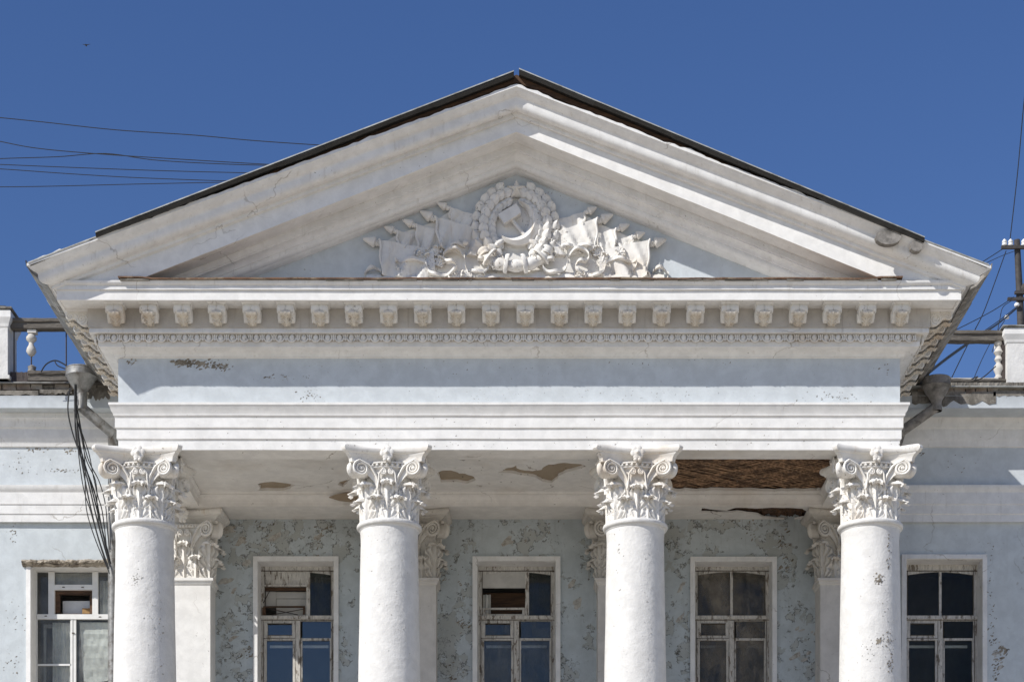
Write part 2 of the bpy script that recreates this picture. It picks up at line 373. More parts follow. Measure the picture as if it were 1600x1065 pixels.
# horizontal cornice
belt('cornice_cavetto', [(.70, ZZ(437.5, YF - .84) + .0), (.84, ZZ(437.5, YF - .84)), (.84, ZZ(440, YF - .84)), (.825, ZZ(443.5, YF - .825)), (.795, ZZ(446, YF - .795)), (.80, ZZ(446.5, YF - .80))], M['corn'])
belt('cornice_fillet', [(.80, ZZ(446.5, YF - .80)), (.80, ZZ(452, YF - .80)), (.77, z_cort)], M['corn'])
belt('corona', [(.77, z_cort), (.77, z_corb), (.735, z_corb), (.735, z_corb + .02), (.70, z_corb + .02)], M['white'])
belt('cornice_soffit', [(.70, z_corb + .02), (.387, z_corb + .02)], M['corn'], amp=.003)
zw = ZZ(511, YF - .387)
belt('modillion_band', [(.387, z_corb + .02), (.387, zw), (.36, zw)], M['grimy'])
ze0 = ZZ(515, YF - .36); ze1 = ZZ(519.5, YF - .36)
belt('bed_fillet', [(.36, zw), (.372, ze0), (.372, ze1), (.30, ze1)], M['corn'])
ze2 = ZZ(533.5, YF - .27)
belt('egg_band', [(.30, ze1), (.275, ze1 - .01), (.262, ze2), (.26, ze2)], M['orn2'])
zf1 = ZZ(541, YF - .25)
belt('bed_fascia', [(.26, ze2), (.25, zf1)], M['corn'])
zc1 = ZZ(557, YF - .05)
cov = [(.25 - .20 * math.sin(R(90 * k / 6)), zf1 - (zf1 - zc1) * (1 - math.cos(R(90 * k / 6)))) for k in range(7)]
belt('bed_cove', [(.25, zf1)] + cov[1:] + [(.03, zc1), (0, zc1 - .012)], M['corn'])
zfr = ZZ(628, YF - .13)
belt('frieze', [(0, zc1 - .012), (.004, 10.6), (0, zfr + .01)], M['frieze'])
belt('architrave_cap', [(0, zfr + .01), (.13, zfr), (.13, zfr - .035), (.115, zfr - .05), (.10, zfr - .11), (.07, zfr - .15), (.07, zfr - .18), (.045, ZZ(652, YF - .04))], M['white'])
a1 = ZZ(667.5, YF - .045); a2 = ZZ(685, YF - .02)
belt('architrave_fascia', [(.045, ZZ(652, YF - .04)), (.045, a1), (.03, a1 - .012), (.012, a1 - .012)], M['white'])
belt('architrave_fascia', [(.022, a1 - .012), (.022, a2), (.01, a2 - .012), (-.01, a2 - .012)], M['white'])
belt('architrave_fascia', [(0.0, a2 - .012), (.0, ZT), (-.02, ZT)], M['white'])
# beam soffit and the inner face of the beams
IB = .46; XLi, XRi = -5.40, 5.19
def loopplan(name, r0, r1, z0, z1, mat):
    # r = (xl, yf, xr, yb)
    (a, b, c, d), (e, f, g, h) = r0, r1
    rows = [[(a, d, z0), (a, b, z0), (c, b, z0), (c, d, z0)], [(e, h, z1), (e, f, z1), (g, f, z1), (g, h, z1)]]
    return MB().grid(rows).build(name, mat, B)
loopplan('beam_soffit', (XL + .02, YF + .02, XR - .02, YW), (XLi, YF + IB, XRi, YW), ZT, ZT, M['ceil'])
loopplan('beam_inner_face', (XLi, YF + IB, XRi, 33.15), (XLi, YF + IB, XRi, 33.15), ZT, ZC, M['ceil'])

# porch ceiling with fallen plaster
def cpoly(pts, z, amp=.05, sub=6, seed=1):
    if z == ZC: pts = [(u, min(v, 766.3)) for u, v in pts]
    return ragged([((u - U0) * (z * F / (V0 - v)) / F, z * F / (V0 - v)) for u, v in pts], amp, sub, seed)
holes = [
    cpoly([(402, 756), (414, 752.5), (428, 752), (446, 754), (461, 757.5), (452, 764), (440, 766), (436, 771), (415, 770), (400, 769.5), (410, 762)], ZC),
    cpoly([(682, 738), (690, 735), (704, 734.5), (714, 739), (730, 740), (736, 744), (742, 749), (732, 754.5), (712, 752), (690, 753)], ZC, seed=2),
    cpoly([(779, 738), (792, 731), (803, 727), (811, 733), (833, 736), (845, 733), (858, 725), (880, 723.5), (908, 724), (916, 729), (895, 735), (880, 739), (872, 746), (862, 754), (846, 752), (838, 746), (806, 740)], ZC, seed=3),
    cpoly([(526, 757), (540, 750), (548, 748), (536, 760)], ZC, seed=4),
    cpoly([(514, 770), (530, 765), (556, 764), (558, 770.5), (530, 771)], ZC, seed=5),
    cpoly([(716, 717.5), (727, 718), (724, 720)], ZC, .01, seed=6), cpoly([(742, 757), (755, 758), (750, 760)], ZC, .01, seed=7),
    cpoly([(684, 769.5), (694, 769), (692, 771)], ZC, .01, seed=8),
    cpoly([(1044, 712), (1294, 712), (1302, 730), (1306, 745), (1296, 758), (1290, 768), (1262, 769.5), (1235, 771), (1200, 768.5), (1160, 771), (1135, 770), (1110, 768), (1080, 771), (1060, 767), (1046, 763)], ZC, .09, 7, seed=9)]
holes_sheet('ceiling', [(XLi, YF + IB), (XRi, YF + IB), (XRi, 33.02), (XLi, 33.02)], holes, ZC, .045, M['ceil'], B)
MB().box((XL + .02, YF + .05, ZC + .30), (XR - .02, YW, ZC + .42)).build('ceiling_deck', M['brownwood'], B)
MB().box((XLi, YF + IB, ZC + .046), (1.95, 33.3, ZC + .07)).build('render_coat', M['bare'], B)
# boards and criss-cross lath over the big hole
y = 30.7
while y < 33.1:
    gap = .15 if abs(y - 32.0) < .16 else .02
    MB().box((1.98, y, ZC + .10), (5.2, y + .30 - gap, ZC + .125 + random.uniform(0, .01)), .004).build('ceiling_board', M['brownwood'], B)
    y += .30
lm = MB()
for sgn, zz in ((1, ZC + .066), (-1, ZC + .056)):
    k = -4.0
    while k < 5.6:
        if random.random() < .93:
            j = random.uniform(-.025, .025)
            x0 = 2.0 + k + j; dx = 2.4 * 1.5
            a = Vector((x0 if sgn > 0 else x0 + dx, 30.75, zz)); b = Vector((x0 + dx if sgn > 0 else x0, 33.12, zz))
            # clip to the hole's bay
            def clip(a, b, lo, hi):
                t0, t1 = 0.0, 1.0; d = b.x - a.x
                ta = (lo - a.x) / d; tb = (hi - a.x) / d
                if ta > tb: ta, tb = tb, ta
                t0 = max(t0, ta); t1 = min(t1, tb)
                return (a.lerp(b, t0), a.lerp(b, t1)) if t1 - t0 > .02 else None
            c = clip(a, b, 2.0, 5.17)
            if c:
                if random.random() < .25: c = (c[0], c[0].lerp(c[1], random.uniform(.3, .9)) + Vector((0, 0, -random.uniform(0, .02))))
                d = (c[1] - c[0]); n = Vector((-d.y, d.x, 0)).normalized() * random.uniform(.011, .015)
                lm.add([c[0] - n, c[0] + n, c[1] + n, c[1] - n, c[0] - n + Vector((0, 0, .008)), c[0] + n + Vector((0, 0, .008)), c[1] + n + Vector((0, 0, .008)), c[1] - n + Vector((0, 0, .008))],
                       [(0, 1, 2, 3), (7, 6, 5, 4), (0, 4, 5, 1), (1, 5, 6, 2), (2, 6, 7, 3), (3, 7, 4, 0)])
        k += .105 if sgn > 0 else .15
stuff(lm.build('lath', M['lath'], B))
pq = [(514, 776), (524, 772), (540, 769), (556, 766), (560, 770), (558, 780), (548, 783), (530, 781)]
MB().prism([(XX(u, 32.985), ZZ(v, 32.985)) for u, v in pq], 32.985, 33.03).build('bare_patch', M['bare'], B)
# cove and back beam
bp_ = [(YW - 33.0, ZC), (YW - 33.02, ZC - .02), (YW - 33.02, ZC - .045)] + [(YW - (33.02 + .10 * math.sin(R(a))), ZC - .045 - .10 * (1 - math.cos(R(a)))) for a in (15, 30, 45, 60, 75, 90)] + [(YW - 33.13, ZC - .15), (YW - 33.13, ZT + .012), (YW - 33.15, ZT + .012), (YW - 33.15, ZT)]
straight('back_beam_face', bp_, XLi, XRi, M['ceil'], amp=.004)
hb = [cpoly([(1096, 793.5), (1115, 796), (1135, 797), (1150, 793), (1165, 792.6), (1180, 794), (1195, 793), (1215, 792.8), (1240, 793), (1255, 794), (1261, 800), (1256, 808), (1240, 811), (1215, 810), (1195, 808), (1185, 803), (1150, 799), (1125, 801), (1096, 800)], ZT, .03, 4, 12)]
holes_sheet('back_beam_soffit', [(XLi, 33.151), (XRi, 33.151), (XRi, YW), (XLi, YW)], hb, ZT, .03, M['ceil'], B)
rg = MB()
rows = []
for i in range(14):
    rows.append([(3.0 + (5.0 - 3.0) * k / 60, 33.16 + .78 * i / 13, ZT + .07 + .06 * noise.noise(Vector((k * .35, i * .5, 3))) + .05 * noise.noise(Vector((k * .9, i * 1.3, 8)))) for k in range(61)])
rg.grid(rows).build('rotten_beam_core', M['brownwood'], B)
for x, s in ((XLi, 1), (XRi, -1)):
    MB().prism([(x, ZC), (x + s * .07, ZC), (x + s * .07, ZC - .03), (x + s * .03, ZC - .06), (x, ZC - .12)], YF + IB, 33.0).build('ceiling_moulding', M['ceil'], B)

# ------------------------------------------------------------------ raking cornice
APX = 0.0
def rake_row(p, zA, zL, zR, amp=.006, stop=None, n=90):
    """one line of the rake from the left end over the apex to the right end"""
    row = []
    xl, xr = XL - p, XR + p
    if stop is not None:
        sl = (zA - zL) / abs(xl); sr = (zA - zR) / abs(xr)
        if zL < stop: xl = -(zA - stop) / sl; zL = stop
        if zR < stop: xr = (zA - stop) / sr; zR = stop
    for k in range(n):
        t = k / n; row.append(wob((xl * (1 - t), YF - p, zL * (1 - t) + zA * t), amp))
    for k in range(n + 1):
        t = k / n; row.append(wob((xr * t, YF - p, zA * (1 - t) + zR * t), amp))
    return row
topA = ZZ(128, YF - 1.133); ctA = ZZ(183, YF - .78)
topL, topR = ZZ(410, YF - 1.133), ZZ(415, YF - 1.133)
def ends(zA):
    f = (zA - ctA) / (topA - ctA)
    return z_cort + (topL - z_cort) * f, z_cort + (topR - z_cort) * f
cyma = [(1.133, 128), (1.133, 135), (1.115, 137), (1.085, 142), (1.04, 147), (1.005, 150.5), (.998, 153), (.996, 157), (.990, 162), (.972, 167), (.94, 171), (.885, 173.3), (.85, 173.8), (.828, 175), (.828, 181), (.81, 182.5), (.80, 183)]
def rake(name, pts, mat, smooth=45):
    rows = []
    for p, v in pts:
        zA = ZZ(v, YF - p); zL, zR = ends(zA)
        if v < 130: zA -= .03; zL -= .0; rr = [Vector((q.x, q.y, q.z + .035 * noise.noise(Vector((q.x * 2.1, 4, 0))) + .03 * noise.noise(Vector((q.x * 8, 1, 0))))) for q in rake_row(p, zA, zL, zR, n=90)]; rows.append(rr)
        else: rows.append(rake_row(p, zA, zL, zR, n=90))
    return MB().grid(rows[::-1]).build(name, mat, B, smooth)
rake('raking_top_fillet', cyma[:3], M['corn'])
rake('raking_cyma', cyma[2:13], M['corn'])
rake('raking_lower_fillet', cyma[12:], M['corn'])
STOP = z_cort + .05
SL, SR = 0.3905, 0.4015
def rakelow(name, pts, mat, smooth=45, amp=.006):
    rows = []
    for p, zA in pts:
        if zA > ctA - .01:
            e0, e1 = ends(ctA); rows.append(rake_row(p, zA, e0 - (ctA - zA), e1 - (ctA - zA), amp)); continue
        rows.append(rake_row(p, zA, zA - SL * abs(XL - p), zA - SR * (XR + p), amp, STOP))
    return MB().grid(rows[::-1]).build(name, mat, B, smooth)
rcb = ZZ(206, YF - .777)
rakelow('raking_corona', [(.80, ctA), (.777, ctA - .006), (.777, rcb), (.74, rcb), (.74, rcb + .02)], M['white'])
rakelow('raking_soffit', [(.74, rcb + .02), (.39, rcb + .02)], M['corn'], amp=.003)
b0 = rcb + .02; bA = ZZ(273, YF)
rakelow('raking_bed_moulding', [(.39, b0), (.39, b0 - .10), (.375, b0 - .105), (.375, b0 - .125)] +
        [(.375 - .11 * math.sin(R(a)), b0 - .125 - .075 * (1 - math.cos(R(a)))) for a in (22, 45, 68, 90)] + [(.25, b0 - .205), (.25, b0 - .215)] +
        [(.25 - .07 * (1 - math.cos(R(a))), b0 - .215 - .07 * math.sin(R(a))) for a in (22, 45, 68, 90)] +
        [(.15, b0 - .29), (.15, bA + .02), (.14, bA + .01), (0.0, bA)], M['corn'], amp=.004)
ztb = ZZ(437.5, YF - .84)
# sloping top of the horizontal cornice, tympanum
MB().grid([[wob((XL - .7, YF - .84, ztb)), wob((XR + .7, YF - .84, ztb))], [(XL - .7, YF + .1, ztb + .10), (XR + .7, YF + .1, ztb + .10)]]).build('cornice_top', M['corn'], B)
MB().prism([(-5.6, ztb), (5.5, ztb), (5.5, bA + .05 - SR * 5.5 + .15), (0, bA + .15), (-5.6, bA + .15 - SL * 5.6)], YF, YF + .25).build('tympanum', M['frieze'], B)
# brown flashing strip along the top of the horizontal cornice
fr = MB(); rows = [[], [], [], []]
xa, xb = XX(183, 29.2), XX(1412, 29.2); n = 70
for k in range(n + 1):
    x = xa + (xb - xa) * k / n
    dz = .012 * noise.noise(Vector((x * 1.1, 2, 0))) + .006 * noise.noise(Vector((x * 6, 5, 0)))
    if k < 3 or k > n - 3: dz += .02
    yy = YF - .885 + .01 * noise.noise(Vector((x * 2, 9, 0)))
    t = .018 + .012 * max(0, noise.noise(Vector((x * 3, 1, 4))))
    rows[0].append((x, yy + .40, ztb + .07)); rows[1].append((x, yy, ztb + .022 + dz)); rows[2].append((x, yy + .004, ztb + .022 + dz - t)); rows[3].append((x, yy + .40, ztb + .04))
fr.grid(rows).build('flashing', M['rust'], B)
fd = MB()
for k in range(34):
    x = random.uniform(xa, xb); L_ = random.uniform(.05, .35)
    fd.box((x, YF - .872, ztb - .012), (x + L_, YF - .83, ztb + random.uniform(.004, .012)), .003)
stuff(fd.build('crumbled_mortar', M['mortar'], B))
# side cyma and gutters (left and right), running back to the main wall
for s in (-1, 1):
    rows = []
    for p, v in cyma:
        zA = ZZ(v, YF - p); zL, zR = ends(zA)
        z = zL if s < 0 else zR; x = XL - p if s < 0 else XR + p
        rows.append([wob((x, YF - p + (YW + .3 - YF + p) * k / 10, z), .004) for k in range(11)])
    MB().grid(rows if s < 0 else rows[::-1]).build('side_cyma', M['corn'], B, 45)
    # metal gutter over the outer edge, in lapped lengths
    x = XL - 1.075 if s < 0 else XR + 1.06; z = (topL if s < 0 else topR) - .05
    y0 = YF - 1.15; k = 0
    for y0, y1 in ((29.0, 30.35), (30.30, 31.7), (31.66, 33.0), (32.95, 34.1)):
        e = .006 * (k % 2); k += 1
        x = XL if s < 0 else XR; zt = topL if s < 0 else topR
        pr = [(x + s * (p_ + e), zt + q_ - e) for p_, q_ in ((.88, -.250), (.96, -.232), (1.02, -.165), (1.09, -.125), (1.14, -.05), (1.15, .028), (1.135, .030), (1.12, -.04), (1.05, -.08), (.90, -.16))]
        n_ = len(pr); fy = [(YF - abs(q[0] - x) + .0) if y0 < 29.1 else y0 for q in pr]
        g_ = MB(); g_.add([(q[0], f_, q[1]) for q, f_ in zip(pr, fy)] + [(q[0], y1, q[1]) for q in pr], [tuple(range(n_)), tuple(reversed(range(n_, 2 * n_)))] + [((i + 1) % n_, i, n_ + i, n_ + (i + 1) % n_) for i in range(n_)])
        g_.build('gutter_length', M['cement'] if s > 0 else M['galv'], B)

# roof sheets: metal edge with dark drip face along each rake, slopes running back
def roofedge(sgn, u1, v1, uap, vap, name):
    Yf = 28.92
    A = P(uap, vap, Yf); E = P(u1, v1, Yf); n = 120; m = MB(); rows = [[], [], [], [], []]
    for k in range(n + 1):
        t = k / n; q = A.lerp(E, t); dz = .008 * noise.noise(Vector((t * 9, sgn, 0))) + (.010 if int(t * 5.3) % 2 else 0)
        rows[0].append((q.x, Yf, q.z + dz)); rows[1].append((q.x, Yf - .002, q.z - .02 + dz)); rows[2].append((q.x, Yf + .035, q.z - .062 + dz)); rows[3].append((q.x, Yf + .05, q.z - .058 + dz)); rows[4].append((q.x, Yf + .25, q.z - .03))
    m.grid(rows); m.build('roof_drip_face', M['roofdark'], B)
    MB().grid([[(A.x, Yf - .01, A.z + .012), (E.x, Yf - .01, E.z + .012)], [(A.x, Yf - .01, A.z - .006), (E.x, Yf - .01, E.z - .006)]]).build('roof_edge_lip', M['rooflight'], B)
    MB().grid([[(A.x, Yf - .01, A.z + .012), (E.x, Yf - .01, E.z + .012)], [(A.x, 37, A.z + .012), (E.x, 37, E.z + .012)]]).build('roof_slope', M['tin'], B)
roofedge(-1, 149, 363, 803, 111.5, 'l'); roofedge(1, 1445, 371, 811, 108, 'r')
# timber under the roof edge, in the dark gap
for sgn, u1, v1 in ((-1, 150, 377), (1, 1447, 386)):
    A = P(807, 122, 29.07); E = P(u1, v1 - 4, 29.07)
    MB().prism([(A.x, A.z - .06), (E.x, E.z - .06), (E.x, E.z + .05), (A.x, A.z + .05)], 29.07, 29.5).build('eaves_board', M['brownwood'], B)
# lower bare sheets at both eaves corners
for (ua, va, ub, vb) in ((44, 409.5, 153, 368), (1545, 412.5, 1436, 371)):
    a = P(ua, va, 29.0); b = P(ub, vb, 29.0); lo, hi = (a, b) if a.x < b.x else (b, a)
    MB().prism([(lo.x, lo.z - .018), (hi.x, hi.z - .018), (hi.x, hi.z), (lo.x, lo.z)], 28.99, 34.5).build('eaves_sheet', M['rooflight'], B)
    MB().prism([(lo.x + .03, lo.z - .050), (hi.x - .03, hi.z - .050), (hi.x - .03, hi.z - .019), (lo.x + .03, lo.z - .019)], 29.01, 34.4).build('eaves_lath', M['roofdark'], B)
# broken plaster lumps below the right-hand eaves
for u, v, w, h in ((1388, 366, 20, 12), (1432, 380, 10, 9)):
    c = P(u, v, 29.0); m = MB(); ring = []
    for j in range(14):
        a = 2 * PI * j / 14; rr = 1 + .35 * noise.noise(Vector((j, u, 0)))
        ring.append((c.x + w / 105 * rr * math.cos(a), c.z - .04 + h / 105 * rr * math.sin(a)))
    m.prism(ring, 28.985, 29.1).build('broken_plaster_patch', M['cement'], B)

# ------------------------------------------------------------------ modillions
def spiral(cx, cz, r0, r1, turns, a0, sgn=1, n=40):
    out = []
    for k in range(n + 1):
        t = k / n; a = a0 + sgn * 2 * PI * turns * t; r = r0 * (1 - t) + r1 * t
        out.append((cx + r * math.cos(a), cz + r * math.sin(a)))
    return out
def modillion_meshes():
    prof = [(0, -.03), (-.335, -.03), (-.352, -.06), (-.355, -.095), (-.34, -.125), (-.31, -.145), (-.275, -.145), (-.245, -.14), (-.215, -.145), (-.185, -.17), (-.155, -.205), (-.11, -.235), (-.06, -.245), (-.015, -.235), (0, -.21)]
    m = MB(); w = .118
    # front bulges in two lobes with a middle groove
    xs = [-w, -w * .8, -w * .35, -.012, 0, .012, w * .35, w * .8, w]; off = [-.012, 0, .004, 0, -.016, 0, .004, 0, -.012]
    rows = []
    cy = -.17; cz = -.12
    for x, o in zip(xs, off):
        rows.append([(x, y + (o * (-1 if y < cy else 1)), z - (o * .6 if z < cz else 0)) for y, z in prof])
    m.grid(rows, True); k0 = 0; n = len(prof)
    m.f.append(tuple(range(n))); m.f.append(tuple(reversed(range((len(rows) - 1) * n, len(rows) * n))))
    for s in (-1, 1):
        a = [(s * w, y, z) for y, z in spiral(-.28, -.10, .058, .012, 1.75, PI * .5, 1, 30)]
        b = [(s * w, y, z) for y, z in spiral(-.10, -.145, .092, .016, 2.0, -PI * .5, 1, 36)]
        m.tube(a, .012, 5); m.tube(b, .015, 5)
        m.tube(smoothpath([(s * w, -.28, -.045), (s * w, -.20, -.07), (s * w, -.15, -.17), (s * w, -.10, -.235)], 5), .013, 5)
    body = m.mesh('modillion', M['orn'], 50)
    c = MB()
    ws, l = .145, .375
    rows = []
    for e, z in ((0, 0.0), (0, -.012), (-.012, -.018), (-.022, -.03), (-.03, -.032)):
        rows.append([(-ws - e, 0, z), (-ws - e, -l - e, z), (ws + e, -l - e, z), (ws + e, 0, z)])
    c.grid(rows); k = len(c.v); c.f.append((k - 4, k - 3, k - 2, k - 1))
    cap = c.mesh('modillion_cap', M['corn'])
    # acanthus leaf over the lower curve
    L = MB(); path = [(-.352, -.120), (-.356, -.140), (-.342, -.160), (-.31, -.172), (-.26, -.168), (-.22, -.178), (-.19, -.205), (-.155, -.24), (-.11, -.262), (-.06, -.270), (-.01, -.262)]
    pp = [Vector((0, a, b)) for a, b in path]; pp = smoothpath(pp, 3); rows = []; N = len(pp)
    for i, q in enumerate(pp):
        s = i / (N - 1); hw = .086 * (.72 + .34 * math.sin(PI * min(1, s * 1.1 + .05))) * (1 - .30 * min(1, s * 3) * (.5 + .5 * math.cos(2 * PI * 7 * s)) ** 2)
        row = []
        for j in range(13):
            t = -1 + 2 * j / 12; ps = 7 * (s - .22 * (1 - abs(t)))
            d = min(1, max(0, s * 4 - .8)) * .030 * (abs(t) ** .6) * (.5 + .5 * math.cos(2 * PI * ps)) ** 1.5 - .008 * math.exp(-(t / .15) ** 2) - .012
            row.append((t * hw, q.y + d * .5, q.z + d - .012 * t * t))
        rows.append(row)
    L.grid(rows)
    leaf = L.mesh('acanthus_leaf', M['ornb'], 60)
    return body, cap, leaf
MOD = modillion_meshes()
def put_modillion(x, y, rz, sy=.77):
    b = link('modillion', MOD[0], B, (x, y, z_corb + .02), rz, (1, sy, 1))
    link('modillion_cap', MOD[1], b); link('acanthus_leaf', MOD[2], b)
ux0, ux1 = 176, 1411
for k in range(24):
    u = ux0 + (ux1 - ux0) * k / 23
    put_modillion(XX(u, YF - .387 - .33) + random.uniform(-.006, .006), YF - .387, 0)
for k in range(8):
    y = YF - .387 + .16 + .515 * k
    if y > YW - .45: break
    put_modillion(XL - .387, y, R(-90), 1.0); put_modillion(XR + .387, y, R(90), 1.0)

# ------------------------------------------------------------------ egg and dart
pitch = .1815; eh = ze1 - ze2
def egg_mesh():
    m = MB(); rows = []
    for i in range(7):
        a = PI * i / 6
        rows.append([(.045 * math.sin(a) * math.sin(b), .012 - .05 * math.sin(a) * math.cos(b), -.002 - eh * .5 + .058 * math.cos(a) * (1.0 if a < PI / 2 else 1.12)) for b in [R(-90 + 180 * j / 8) for j in range(9)]])
    m.grid(rows)
    pts = [(.066 * math.cos(a), -.012, -eh * .42 + (.070 * math.sin(a) if math.sin(a) < 0 else .052 * math.sin(a))) for a in [R(35 - 250 * k / 18) for k in range(19)]]
    m.tube(pts, .012, 5)
    m.prism([(.0907 - .012, -.008), (.0907 + .012, -.008), (.0907 + .008, -eh + .04), (.0907 + .022, -eh + .03), (.0907, -eh + .002), (.0907 - .022, -eh + .03), (.0907 - .008, -eh + .04)][::-1], -.018, .01)
    return m.mesh('egg_and_dart', M['orn'], 50)
EG = egg_mesh()
n = int((XR - XL + .58) / pitch)
for k in range(n):
    link('egg_and_dart', EG, B, (XL - .29 + pitch * (k + .55), YF - .295, ze1 - .003))
for s in (-1, 1):
    for k in range(18):
        link('egg_and_dart', EG, B, ((XL - .295) if s < 0 else (XR + .295), YF - .25 + pitch * (k + .4), ze1 - .003), R(-90 * -s) if False else (R(-90) if s < 0 else R(90)))

# ------------------------------------------------------------------ acanthus leaves, capitals
def leaf_mesh(name, H, W0, o1, curl, nl, A, mat):
    ns, nt_ = 46, 22; m = MB(); fr_, bk = [], []
    for i in range(ns + 1):
        s = i / ns
        if s < .76:
            q = s / .76; z = H * q * .94; o = .010 + o1 * q ** 1.8; ny, nz = -1, .12
        else:
            a = (s - .76) / .24 * PI * 1.22
            z = H * .94 + curl * .8 * math.sin(a); o = .010 + o1 + curl * (1 - math.cos(a)) * .95; ny, nz = -math.cos(a), math.sin(a)
        w = W0 * (.50 + .50 * math.sin(PI * min(1, s * .80 + .10)) ** .9)
        if s > .62: w *= 1 - .40 * min(1, (s - .62) / .25)
        w *= 1 - .34 * max(0, min(1, (.80 - s) / .08)) * (.5 + .5 * math.cos(2 * PI * nl * s + .4)) ** 3
        ro, rb = [], []; th_ = .024 if s < .7 else .034
        for j in range(nt_ + 1):
            t = -1 + 2 * j / nt_; at = abs(t)
            ps = nl * (s + .48 * (1 - at)) + .4 / (2 * PI)
            cut = (.5 + .5 * math.cos(2 * PI * ps)) ** 3.0
            fin = (.5 + .5 * math.cos(2 * PI * (ps * 2 + .5))) ** 2
            g = (A * min(1, at * 1.8) * cut + A * .10 * min(1, at * 1.6) * fin) * max(0, min(1, (.84 - s) / .10)) - .010 * max(0, min(1, (s - .74) / .08)) * math.cos(t * 10)
            g += .034 * math.exp(-((at - .24) / .085) ** 2) * (1 - .9 * s)
            rib = .026 * math.exp(-(t / .11) ** 2) * (1 - .4 * s) + .012 * (1 - cut) * at
            dn = rib - g
            dr = -.045 * t * t if s < .76 else -.045 * t * t * math.cos((s - .76) / .24 * PI)
            oo = o + (-ny) * dn + dr; z2 = z + nz * dn * .7 - (.05 * t * t * max(0, s - .76) / .24)
            x = t * w
            ro.append((x, -oo, z2)); rb.append((x * .97, -(oo + ny * th_), z2 - nz * th_))
        fr_.append(ro); bk.append(rb)
    m.grid(fr_); m.grid([r[::-1] for r in bk])
    nc = nt_ + 1; off = (ns + 1) * nc
    for i in range(ns):
        a, b = i * nc, (i + 1) * nc; c, d = off + i * nc + nt_, off + (i + 1) * nc + nt_
        m.f.append((a, b, d, c)); a, b = i * nc + nt_, (i + 1) * nc + nt_; c, d = off + i * nc, off + (i + 1) * nc
        m.f.append((b, a, c, d))
    for j in range(nt_): m.f.append((ns * nc + j, ns * nc + j + 1, off + ns * nc + nt_ - j - 1, off + ns * nc + nt_ - j))
    return m.mesh(name, mat, 75)

def volute_mesh(mat):
    m = MB()
    cx, cz, r = .395, .735, .120
    sp = spiral(cx, cz, r, .022, 2.35, PI * .62, -1, 56)
    stem = [(.135, .44), (.142, .52), (.165, .62), (.215, .715), (.275, .79)]
    def yy(x): return -(.425 + .10 * (x / .40) ** 2)
    pts = [Vector((x, yy(x), z)) for x, z in stem] + [Vector((x, yy(x), z)) for x, z in sp[2:]]
    pts = smoothpath(pts[:7], 4)[:-1] + pts[6:]
    rad = [.012 + .012 * min(1, i / 14) for i in range(len(pts))]
    nn = len(pts)
    for i in range(nn):
        if i > nn * .55: rad[i] = .024 - .010 * (i - nn * .55) / (nn * .45)
    m.tube(pts, rad, 6, (1.7, 1.0), up=(0, 1, 0))
    # body of the scroll behind the spiral and the web of the stem
    ring = []
    for k in range(20):
        a = 2 * PI * k / 20; ring.append((cx + r * .93 * math.cos(a), cz + r * .93 * math.sin(a)))
    n = len(ring); vs = [(x, yy(x) + .012, z) for x, z in ring] + [(x - .03, yy(x) + .15, z) for x, z in ring]
    m.add(vs, [tuple(reversed(range(n))), tuple(range(n, 2 * n))] + [(i, (i + 1) % n, n + (i + 1) % n, n + i) for i in range(n)])
    web = [(.10, .44), (.16, .44), (.20, .55), (.28, .64), (.36, .68), (.34, .80), (.24, .77), (.16, .68), (.11, .55)]
    n = len(web); vs = [(x, yy(x) + .02, z) for x, z in web] + [(x, yy(x) + .12, z) for x, z in web]
    m.add(vs, [tuple(range(n)), tuple(reversed(range(n, 2 * n)))] + [((i + 1) % n, i, n + i, n + (i + 1) % n) for i in range(n)])
    # eye and little top leaf
    m.add(*blob((cx, yy(cx) - .012, cz), (.026, .02, .026)))
    m.add(*blob((cx + .05, yy(cx) + .03, cz + .125), (.05, .045, .03)))
    return m
def blob(c, r, nu=8, nv=6):
    vs = [(c[0], c[1], c[2] + r[2])]
    for i in range(1, nv):
        a = PI * i / nv
        for j in range(nu):
            b = 2 * PI * j / nu; vs.append((c[0] + r[0] * math.sin(a) * math.cos(b), c[1] + r[1] * math.sin(a) * math.sin(b), c[2] + r[2] * math.cos(a)))
    vs.append((c[0], c[1], c[2] - r[2])); fs = [(0, 1 + j, 1 + (j + 1) % nu) for j in range(nu)]
    for i in range(nv - 2):
        for j in range(nu):
            a = 1 + i * nu + j; b = 1 + i * nu + (j + 1) % nu; fs.append((a, a + nu, b + nu, b))
    l = len(vs) - 1; k = 1 + (nv - 2) * nu
    fs += [(k + (j + 1) % nu, k + j, l) for j in range(nu)]
    return vs, fs
def mirrored(m):
    q = MB(); q.v = [(-x, y, z) for x, y, z in m.v]; q.f = [tuple(reversed(f)) for f in m.f]; return q
def helix_mesh():
    m = MB()
    for s in (-1, 1):
        sp = spiral(.062, .700, .050, .010, 1.75, PI * .25, 1, 30)
        stem = [(.150, .44), (.138, .52), (.128, .60), (.118, .68)]
        pts = [Vector((s * x, -.47, z)) for x, z in stem] + [Vector((s * x, -.475, z)) for x, z in sp[2:]]
        pts = smoothpath(pts[:6], 3)[:-1] + pts[5:]
        m.tube(pts, .015, 6, (1.6, 1), up=(0, 1, 0))
        m.add(*blob((s * .062, -.475, .70), (.02, .02, .02), 6, 4))
        # sheath (caulicolus)
        m.lathe([(.018, .34), (.024, .42), (.038, .45), (.026, .465), (.034, .49), (.04, .51), (.02, .53)], (s * .142, -.44, 0), 8)
    return m
